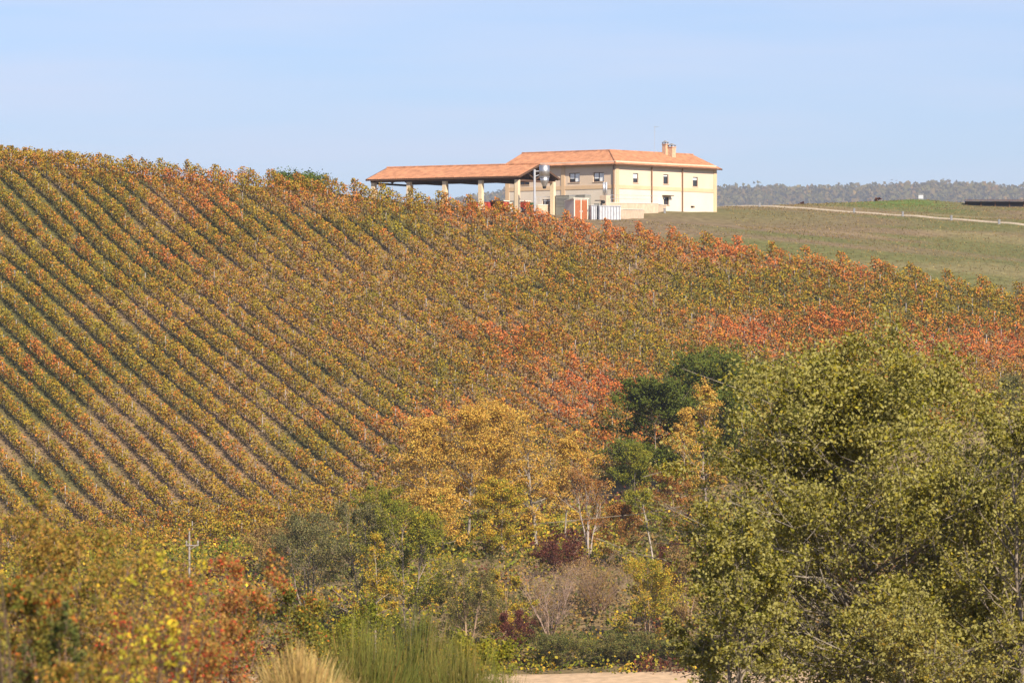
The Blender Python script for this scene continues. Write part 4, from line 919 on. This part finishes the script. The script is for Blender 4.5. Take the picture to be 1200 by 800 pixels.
trees = [
 # name, label, cat, px, D, top, width, n, leaf, palette, bark, kw
 ('oak_tree', 'dark green evergreen oak with broad crown at the vineyard edge', 'tree', 826, 236, 407, 150, 22000, .24, OAKP, GREYB, dict(t0=.18, n1=44, n2=8, widest=.5, gap=.12, jit=.045, up=.4, clump=1.5)),
 ('oak_tree', 'smaller dark green oak on the left of the broad oak', 'tree', 772, 232, 444, 112, 16000, .24, OAKP, GREYB, dict(t0=.1, n1=34, n2=7, widest=.5, gap=.12, jit=.045, up=.4, clump=1.5)),
 ('young_tree', 'amber slim tree in front of the dark oak', 'tree', 829, 222, 448, 58, 6500, .15, GOLDP, GREYB, dict(t0=.15, n1=26, widest=.4, e0=.6, e1=1.25, gap=.15)),
 ('young_tree', 'shorter ochre tree left of the amber one before the oak', 'tree', 797, 219, 478, 52, 5200, .15, GOLDP, GREYB, dict(t0=.15, n1=24, widest=.4, e0=.6, e1=1.25, gap=.15)),
 ('young_tree', 'green and ochre small tree below the smaller oak', 'tree', 745, 214, 520, 60, 5200, .15, GREENY, GREYB, dict(t0=.1, n1=26, widest=.4, gap=.15)),
 ('poplar_tree', 'leftmost golden poplar, shaded on its left side', 'tree', 497, 208, 486, 92, 9500, .155, GOLDP, SILVER, dict(t0=.18, n1=34, n2=7, widest=.4, e0=.85, e1=1.35, gap=.18)),
 ('poplar_tree', 'second golden poplar from the left in the valley grove', 'tree', 548, 206, 476, 80, 8500, .155, GOLDP, SILVER, dict(t0=.2, n1=32, n2=7, widest=.45, e0=.9, e1=1.35, gap=.2)),
 ('poplar_tree', 'tallest golden poplar in the middle of the valley grove', 'tree', 592, 209, 468, 84, 9000, .155, GOLDP, SILVER, dict(t0=.22, n1=34, n2=7, widest=.45, e0=.9, e1=1.35, gap=.22)),
 ('poplar_tree', 'thin sparse golden poplar with pale visible trunk', 'tree', 628, 204, 484, 62, 3600, .15, GOLDP, SILVER, dict(t0=.2, n1=24, n2=6, widest=.4, e0=.7, e1=1.35, gap=.3, trunk_r=.2)),
 ('poplar_tree', 'tan-gold poplar at the right of the valley grove', 'tree', 662, 207, 508, 80, 6500, .15, GOLDP, SILVER, dict(t0=.2, n1=30, n2=7, widest=.4, e0=.85, e1=1.35, gap=.25)),
 ('birch_tree', 'nearly bare rusty birch with white multiple trunks', 'tree', 690, 196, 545, 82, 3200, .13, RUST, (.36, .30, .26), dict(stems=4, t0=.3, n1=34, n2=6, widest=.5, e0=.75, e1=1.3, gap=.2, spread=.4, trunk_r=.10, twigs=True)),
 ('young_tree', 'bright yellow-gold small tree in front of the poplars', 'tree', 588, 196, 560, 76, 7000, .15, GOLDG, GREYB, dict(t0=.12, n1=30, n2=7, widest=.4, gap=.15)),
 ('young_tree', 'orange-gold small tree below the leftmost poplar', 'tree', 520, 197, 560, 70, 5600, .15, GOLDP, GREYB, dict(t0=.15, n1=26, n2=7, widest=.4, gap=.2)),
 ('young_tree', 'slim sapling with white slanting trunk and sparse leaves', 'tree', 768, 190, 572, 50, 1500, .15, GREENY, (.42, .36, .30), dict(t0=.55, n1=14, n2=5, widest=.4, gap=.2, trunk_r=.13, skew=(-.9, 0))),
 ('young_tree', 'tan rusty small tree between birch and white sapling', 'tree', 728, 192, 590, 66, 4200, .14, RUST, TAN, dict(t0=.15, n1=26, widest=.45, gap=.2)),
 ('young_tree', 'orange-brown tree behind the right sapling', 'tree', 792, 204, 545, 66, 4200, .14, RUST, TAN, dict(t0=.15, n1=26, widest=.45, gap=.2)),
 ('willow_tree', 'grey-green willow right of the power pole', 'tree', 362, 176, 598, 112, 12000, .13, WILLOW, GREYB, dict(stems=4, t0=.1, n1=44, n2=7, widest=.45, gap=.14, spread=.5)),
 ('willow_tree', 'darker grey-green willow beside the yellow-green maple', 'tree', 425, 174, 588, 88, 9000, .13, WILLOW, GREYB, dict(stems=3, t0=.1, n1=36, n2=7, widest=.5, gap=.16, spread=.4)),
 ('maple_tree', 'yellow-green maple in the middle of the lower thicket', 'tree', 478, 171, 588, 108, 12000, .14, GREENY, GREYB, dict(stems=2, t0=.1, n1=40, n2=7, widest=.5, gap=.15, spread=.4, clump=1.3)),
 ('maple_tree', 'small yellow-orange maple left of the yellow-green one', 'tree', 440, 168, 625, 56, 4500, .13, GOLDG, GREYB, dict(t0=.12, n1=26, widest=.45, gap=.2)),
 ('shrub', 'olive-brown rounded shrub right of the yellow-green maple', 'shrub', 548, 168, 652, 90, 9500, .11, OLIVEB, TAN, dict(stems=5, t0=.06, n1=44, n2=6, widest=.5, gap=.14, spread=.6)),
 ('shrub', 'yellow-leaved shrub with layered branches beside the bare thicket', 'shrub', 592, 171, 668, 60, 5200, .13, GOLDG, TAN, dict(stems=3, t0=.1, n1=28, widest=.5, e0=.1, e1=.6, gap=.3, clump=1.6)),
 ('shrub', 'pinkish bare twig thicket in the centre bottom', 'shrub', 645, 174, 655, 92, 1500, .10, BROWN, (.34, .24, .19), dict(stems=9, t0=.1, n1=80, n2=7, n3=4, widest=.7, e0=1.0, e1=1.3, gap=.1, spread=.9, twigs=True)),
 ('shrub', 'brown bare twig thicket under the birch', 'shrub', 700, 180, 648, 100, 2600, .11, BROWN, (.30, .20, .15), dict(stems=8, t0=.1, n1=70, n2=7, n3=4, widest=.6, e0=.8, e1=1.3, gap=.1, spread=.9, twigs=True)),
 ('shrub', 'yellow and green layered bush below the white sapling', 'shrub', 757, 172, 655, 84, 8500, .13, GOLDG + [((.07, .10, .03), 2)], TAN, dict(stems=4, t0=.08, n1=36, n2=7, widest=.5, e0=.2, e1=.8, gap=.25, clump=1.6, spread=.5)),
 ('shrub', 'russet shrub to the left of the big poplar', 'shrub', 806, 176, 640, 74, 5600, .12, BROWN, TAN, dict(stems=4, t0=.08, n1=36, widest=.5, gap=.15, spread=.5)),
 ('shrub', 'dark maroon shrub beneath the golden poplars', 'shrub', 655, 190, 628, 76, 5200, .13, MAROON, (.14, .08, .07), dict(stems=5, t0=.05, n1=36, widest=.5, gap=.1, spread=.6)),
 ('shrub', 'dark maroon shrub right of the white sapling', 'shrub', 800, 186, 632, 70, 4200, .13, MAROON, (.14, .08, .07), dict(stems=5, t0=.05, n1=32, widest=.5, gap=.1, spread=.6)),
 ('shrub', 'dark purple-brown shrub low beside the layered yellow shrub', 'shrub', 597, 168, 715, 50, 3600, .12, MAROON, (.14, .08, .07), dict(stems=4, t0=.05, n1=28, widest=.5, gap=.1, spread=.6)),
 ('shrub', 'brown scrub at the foot of the vineyard near willows', 'shrub', 318, 188, 612, 74, 5200, .13, BROWN, TAN, dict(stems=5, t0=.05, n1=34, widest=.5, gap=.15, spread=.6)),
 ('shrub', 'green-brown scrub left of the leftmost poplar', 'shrub', 450, 200, 570, 72, 6000, .14, GREENY, TAN, dict(stems=4, t0=.05, n1=34, widest=.5, gap=.15, spread=.5)),
 ('young_tree', 'grey-tan hazy tree at the right edge behind the big poplar', 'tree', 1188, 205, 440, 84, 7500, .15, WILLOW, GREYB, dict(t0=.1, n1=34, n2=7, widest=.45, gap=.15)),
 ('young_tree', 'ochre tree mostly hidden behind the big poplar', 'tree', 900, 214, 470, 70, 5000, .15, GOLDG, GREYB, dict(t0=.1, n1=28, widest=.45, gap=.15)),
]
for i, (nm, lab, cat, px, D, top, w, n, lf, pal, bark, kw) in enumerate(trees):
    plant(nm, lab, cat, px, D, top, w, int(n * 1.6), lf * 1.12, pal, bark, seed=100 + i, **kw)
BROOMP = [((.10, .12, .04), 3), ((.15, .15, .055), 3), ((.22, .18, .07), 2), ((.28, .19, .08), 1)]
for i, (px, D, top, w, lab) in enumerate(((655, 167.5, 738, 66, 'leftmost grey-green broom bush beside the dirt track'), (700, 168, 744, 60, 'second grey-green broom bush beside the dirt track'), (738, 168.5, 738, 62, 'third grey-green broom bush beside the dirt track'), (776, 169, 742, 56, 'fourth grey-green broom bush beside the dirt track, next to the poplar'), (812, 169, 748, 60, 'brownish broom bush mostly behind the poplar'))):
    plant('broom_bush', lab, 'bush', px, D, top - 3 + 5 * (i % 2), w * 1.1, 7000, .13, BROOMP, (.20, .15, .09), seed=40 + i, group='broom bushes beside the track', stems=9, t0=.05, n1=60, n2=6, n3=4, widest=.6, e0=.7, e1=1.3, gap=.12, spread=.8, trunk_r=.03)

# undergrowth filling the thicket floor
rng = np.random.default_rng(77)
n = 6400
Dk = ND(rng.uniform(165.2, 232, n)); pk = rng.uniform(-20, 1230, n)
Xk, Yk = (pk - CX) / F * Dk, Dk; ok = Yk < y_lo(Xk) + 1.5; Xk, Yk, pk = Xk[ok], Yk[ok], pk[ok]; Zk = ground(Xk, Yk); n = len(Xk)
rad = rng.uniform(.5, 1.7, n); per = 17; k = np.repeat(np.arange(n), per)
dv = unit(rng.normal(size=(n * per, 3))) * (rng.random(n * per) ** .4)[:, None]; dv[:, 2] = np.abs(dv[:, 2]) * 1.2
P = np.stack([Xk[k], Yk[k], Zk[k]], 1) + dv * rad[k][:, None]
pals = [BROWN, OLIVEB, GREENY, GOLDG, MAROON, RUST]; sel = (noise2(Xk * 1.5, Yk, 9) * 4.2 + rng.random(n) * 1.8).astype(int).clip(0, 5)
cols = np.zeros((n * per, 3))
for j, pl in enumerate(pals):
    mk = sel[k] == j; cols[mk] = pick(pl, mk.sum(), rng)
V, Q, C = leaf_quads(P, .30, rng, cols, .3, .8)
tag(link('undergrowth', mesh_arrays('undergrowth', V, Q, C), M['leaf']), 'brown and green undergrowth below the trees', kind='stuff')
# dry grass and weeds on the field, the alleys between the vines and the camera's hillside
def grass(name, X, Y, h, wid, pal, label, seed):
    rng = np.random.default_rng(seed); n = len(X); Z = ground(X, Y)
    a = rng.uniform(0, 6.28, n); d = np.stack([np.cos(a), np.sin(a), np.zeros(n)], 1); ln = rng.normal(0, .3, (n, 2)); hh = h * rng.uniform(.5, 1.3, n)
    B = np.stack([X, Y, Z - .03], 1); T_ = B.copy(); T_[:, :2] += ln * hh[:, None]; T_[:, 2] += hh
    w = (wid * rng.uniform(.6, 1.4, n))[:, None]
    V = np.stack([B - d * w, B + d * w, T_ + d * w * .3, T_ - d * w * .3], 1).reshape(-1, 3)
    C = np.repeat(pick(pal, n, rng, noise2(X * .7, Y * .7, 5)), 4, 0)
    return tag(link(name, mesh_arrays(name, V, np.arange(4 * n).reshape(n, 4), C), M['straw']), label, kind='stuff')
FGR = [((.30, .215, .125), 3), ((.25, .18, .10), 3), ((.22, .18, .08), 2), ((.16, .16, .065), 1.5)]
pk, Dk = rng.uniform(560, 1240, 30000), rng.uniform(590, 784, 30000); Xk = (pk - CX) / F * Dk
road = np.interp(Xk, (29.9, 36.6, 50.1, 59.8, 69, 77.7), (744, 733, 716, 703, 690, 676))
ok = (Dk > y_up(Xk) + .5) & (np.abs(Dk - road) > 3) & ~((Xk < 29) & (Dk > 638))
grass('field_grass', Xk[ok], Dk[ok], .13, .09, FGR, 'short dry grass on the field beyond the vines', 5)
VGR = [((.30, .215, .115), 3), ((.22, .17, .075), 3), ((.16, .155, .045), 2.5), ((.12, .135, .035), 1.5)]
pk, Dk = rng.uniform(-30, 1230, 45000), rng.uniform(475, 660, 45000); Xk = (pk - CX) / F * Dk
ok = (Dk < y_up(Xk)) & (Dk > y_lo(Xk)); grass('alley_grass', Xk[ok], Dk[ok], .28, .06, VGR, 'grass and weeds in the alleys between the vine rows', 6)

# far woods
n = 4200
fx = rng.uniform(-340, 970, n); fy = 6500 + 4500 * rng.uniform(.18, .555, n); fx = fx * (fy / 9000)
fz = np.array([0.0]); ht_ = (fy - 6500) / 4500
pf = np.where(ht_ < .55, np.sin(np.clip(ht_ / .55, 0, 1) * math.pi / 2) ** 1.1, 1 - .6 * ((ht_ - .55) / .45) ** 2)
fz = -35 + (ridge_z(fx) + 35) * pf
rad = rng.uniform(5.5, 10.5, n) * np.where(rng.random(n) < .06, 1.35, 1); per = 16; k = np.repeat(np.arange(n), per)
dv = unit(rng.normal(size=(n * per, 3))) * (rng.random(n * per) ** .6)[:, None]
P = np.stack([fx[k], fy[k], fz[k] + rad[k] * .9], 1) + dv * rad[k][:, None] * np.array((1, 1, 1.15))
pals = [OAKP, OLIVEB, BROWN, RUST]; sel = rng.choice(4, n, p=(.35, .33, .22, .10)); cols = np.zeros((n * per, 3))
for j, pl in enumerate(pals): mk = sel[k] == j; cols[mk] = pick(pl, mk.sum(), rng)
cols = cols * .3 + cols.mean(0)[None] * .5
V, Q, C = leaf_quads(P, 7.5, rng, cols, .3, .8)
tag(link('far_woods', mesh_arrays('far_woods', V, Q, C), M['leaf']), 'far-off woods covering the distant ridge', kind='stuff')

# ------------------------------------------------------------------ the big poplar on the right and its neighbours
POPL = [((.13, .14, .02), 2.6), ((.235, .215, .028), 4), ((.33, .28, .04), 4), ((.44, .35, .06), 1.6), ((.52, .27, .04), .35)]
POPY = [((.20, .18, .035), 3), ((.30, .24, .05), 3), ((.40, .28, .06), 2), ((.45, .20, .04), .5)]
plant('big_poplar', 'large olive-green poplar filling the lower right, with pale limbs', 'tree', 1070, 49, 402, 560, 170000, .075, POPL, (.24, .205, .16), 'poplar', 301, t0=.05, n1=96, n2=10, n3=6, stems=1, widest=.36, taper=.16, wob=.015, e0=.12, e1=1.2, gap=.0, spread=.5, jit=.022, twig_r=.006, trunk_r=.15, clump=2.0, up=.12)
plant('poplar_sapling', 'lower leafy poplar at the left foot of the large poplar', 'tree', 860, 44, 590, 190, 27000, .066, POPL, (.22, .18, .14), 'poplar', 302, t0=.03, n1=44, n2=8, n3=5, stems=3, widest=.4, gap=.15, spread=.5, jit=.03, twig_r=.006, trunk_r=.06, clump=1.4, up=.12)
plant('poplar_sapling', 'yellowing low poplar at the bottom before the large poplar', 'tree', 1075, 44, 690, 210, 15000, .062, POPY, (.22, .18, .14), 'poplar', 303, t0=.1, n1=34, n2=8, n3=5, stems=3, widest=.45, gap=.15, spread=.5, jit=.03, twig_r=.006, trunk_r=.05, up=.12)
plant('poplar_sapling', 'olive poplar cut by the right edge of the photo', 'tree', 1205, 47, 452, 220, 30000, .066, POPL, (.22, .18, .14), 'poplar', 304, t0=.04, n1=52, n2=8, n3=5, stems=3, widest=.45, gap=.15, spread=.5, jit=.03, twig_r=.006, trunk_r=.08, up=.12)

# ------------------------------------------------------------------ blurred hedge at the lower left, close to the camera
HEDG = [((.32, .22, .06), 3), ((.42, .25, .07), 3), ((.22, .20, .045), 3), ((.52, .23, .06), 1.4), ((.44, .10, .04), .6)]
ROSE = [((.40, .17, .08), 3), ((.46, .25, .09), 3), ((.55, .08, .05), 1.2), ((.26, .21, .06), 2.5), ((.50, .30, .06), 1)]
ORNG = [((.52, .22, .05), 2), ((.46, .12, .04), 1.2), ((.28, .23, .06), 3), ((.17, .18, .05), 2), ((.52, .34, .05), 1)]
YEL = [((.72, .48, .05), 3), ((.54, .44, .06), 3), ((.34, .33, .05), 2), ((.78, .40, .04), 1.2)]
GRNB = [((.10, .13, .055), 3), ((.16, .17, .06), 3), ((.24, .20, .07), 1)]
near = [
 ('hedge_shrub', 'olive-brown hedge shrub with reddish top, far left', 90, 19, 588, 210, 9000, .034, HEDG, dict(stems=6, n1=60, n2=8, n3=5)),
 ('hedge_shrub', 'brown hedge shrub behind the yellow-leaved sprays', 175, 24, 640, 190, 8000, .036, HEDG, dict(stems=6, n1=54, n2=8, n3=5)),
 ('hedge_shrub', 'orange and red leaved shrub in the lower left corner', 15, 15, 655, 150, 6500, .032, ORNG, dict(stems=5, n1=44, n2=7, n3=5)),
 ('rose_bush', 'reddish wild rose bush with scarlet leaves below the pole', 262, 22, 650, 150, 6500, .034, ROSE, dict(stems=7, n1=50, n2=7, n3=5)),
 ('rose_bush', 'maroon-brown wild rose bush low in front of the pole', 190, 17, 715, 190, 6500, .030, ROSE, dict(stems=6, n1=46, n2=7, n3=5)),
 ('hedge_shrub', 'grey-green soft shrub low in the left corner', 75, 14, 708, 90, 3500, .026, GRNB, dict(stems=6, n1=36, n2=6, n3=5)),
 ('hedge_shrub', 'olive-yellow shrub along the bottom left edge', 110, 13, 765, 170, 4200, .026, HEDG + [((.45, .33, .04), 1.5)], dict(stems=5, n1=36, n2=6, n3=5)),
 ('hedge_shrub', 'green and orange shrub between rose bush and tall broom', 325, 36, 688, 130, 7000, .05, ORNG + [((.12, .14, .04), 4)], dict(stems=5, n1=40, n2=7, n3=5)),
 ('hedge_shrub', 'yellow-green shrub right of the tall broom with red leaves', 560, 42, 742, 110, 6000, .055, GREENY + [((.4, .08, .04), .6)], dict(stems=5, n1=40, n2=7, n3=5)),
 ('hedge_shrub', 'leafy yellowish scrub behind the tall broom', 400, 58, 700, 150, 8000, .07, GREENY, dict(stems=5, n1=40, n2=7, n3=5)),
]
for i, (nm, lab, px, D, top, w, n, lf, pal, kw) in enumerate(near):
    plant(nm, lab, 'bush', px, D, top, w, int(n * 1.7), lf * .8, pal, (.24, .15, .11), seed=400 + i, t0=.05, widest=.55, e0=.5, e1=1.2, gap=.12, spread=.7, twig_r=.0022, trunk_r=.012, jit=.05, **kw)
# sprays of yellow leaves
for i, (px, D, top, w, n, lf, skew, lab) in enumerate(((12, 12, 572, 44, 34, .036, (-.05, 0), 'spray of bright yellow leaves at the left edge'), (112, 16, 634, 90, 260, .034, (.25, 0), 'leaning spray of yellow leaves with dark stem'), (165, 15, 652, 90, 150, .036, (.3, 0), 'arching spray of golden leaves right of the dark stem'), (178, 14, 722, 100, 420, .034, (0, 0), 'bright yellow-green leafy spray before the rose bush'), (205, 16, 680, 60, 160, .034, (.1, 0), 'yellow-orange leaf spray in front of the pole foot'), (150, 13, 762, 90, 240, .032, (0, 0), 'yellow leaf spray at the bottom edge'))):
    plant('yellow_spray', lab, 'bush', px, D, top, w, int(n * .75), lf * .9, YEL, (.10, .07, .05), seed=450 + i, t0=.45, n1=16, n2=5, n3=3, stems=3, widest=.6, e0=.5, e1=1.2, gap=.15, spread=.6, twig_r=.002, trunk_r=.012, jit=.06, skew=skew, group='sprays of yellow leaves in the near hedge')
TB = [((.12, .14, .035), 3), ((.18, .18, .05), 3), ((.26, .21, .07), 2.4), ((.32, .20, .07), 1.8), ((.38, .17, .05), .5)]
for i, (px, D, top, w, n, lab) in enumerate(((425, 40, 700, 130, 2600, 'left clump of tall green broom behind the straw tuft'), (485, 41, 692, 120, 2600, 'middle and tallest clump of green broom at the bottom'), (540, 40, 726, 100, 1900, 'right clump of tall green broom with reddish stems'), (590, 39, 762, 70, 900, 'small low clump of green broom at the dirt track'))):
    strands('tall_broom', lab, 'bush', px, D, top, w, n, .008, TB, seed=60 + i, group='tall green broom at the bottom', lean=.8, base_frac=.55)
STRAW = [((.62, .46, .25), 3), ((.52, .36, .18), 3), ((.40, .25, .12), 1.5)]
strands('straw_tuft', 'pale dry straw tuft at the bottom of the photo', 'grass tuft', 350, 22, 728, 125, 3600, .006, STRAW, seed=70, lean=1.0, curve=.55, base_frac=.35)
strands('straw_tuft', 'smaller dry straw tuft right of the pale one', 'grass tuft', 405, 21, 772, 70, 900, .006, STRAW, seed=71, lean=1.0, curve=.5, base_frac=.3)
NGR = [((.26, .19, .08), 3), ((.16, .16, .05), 3), ((.34, .25, .12), 2)]
pk, Dk = rng.uniform(-60, 700, 26000), rng.uniform(22, 150, 26000) ; Xk = (pk - CX) / F * Dk
grass('hillside_grass', Xk, Dk, .35, .012, NGR, 'rough grass on the near hillside', 8)

# ------------------------------------------------------------------ haze
hm, ht2, hb = new_mat('haze'); ht2.nodes.remove(hb)
pv = ht2.nodes.new('ShaderNodeVolumePrincipled'); pv.inputs['Color'].default_value = (.74, .83, 1.0, 1); pv.inputs['Density'].default_value = 0.00006; pv.inputs['Anisotropy'].default_value = 0.2
ht2.links.new(pv.outputs['Volume'], ht2.nodes['Material Output'].inputs['Volume'])
hz_o = MB().abox(-5300, 5300, -2300, 13500, -60, 420).build('haze', hm); tag(hz_o, 'thin autumn haze in the valley air', kind='stuff')
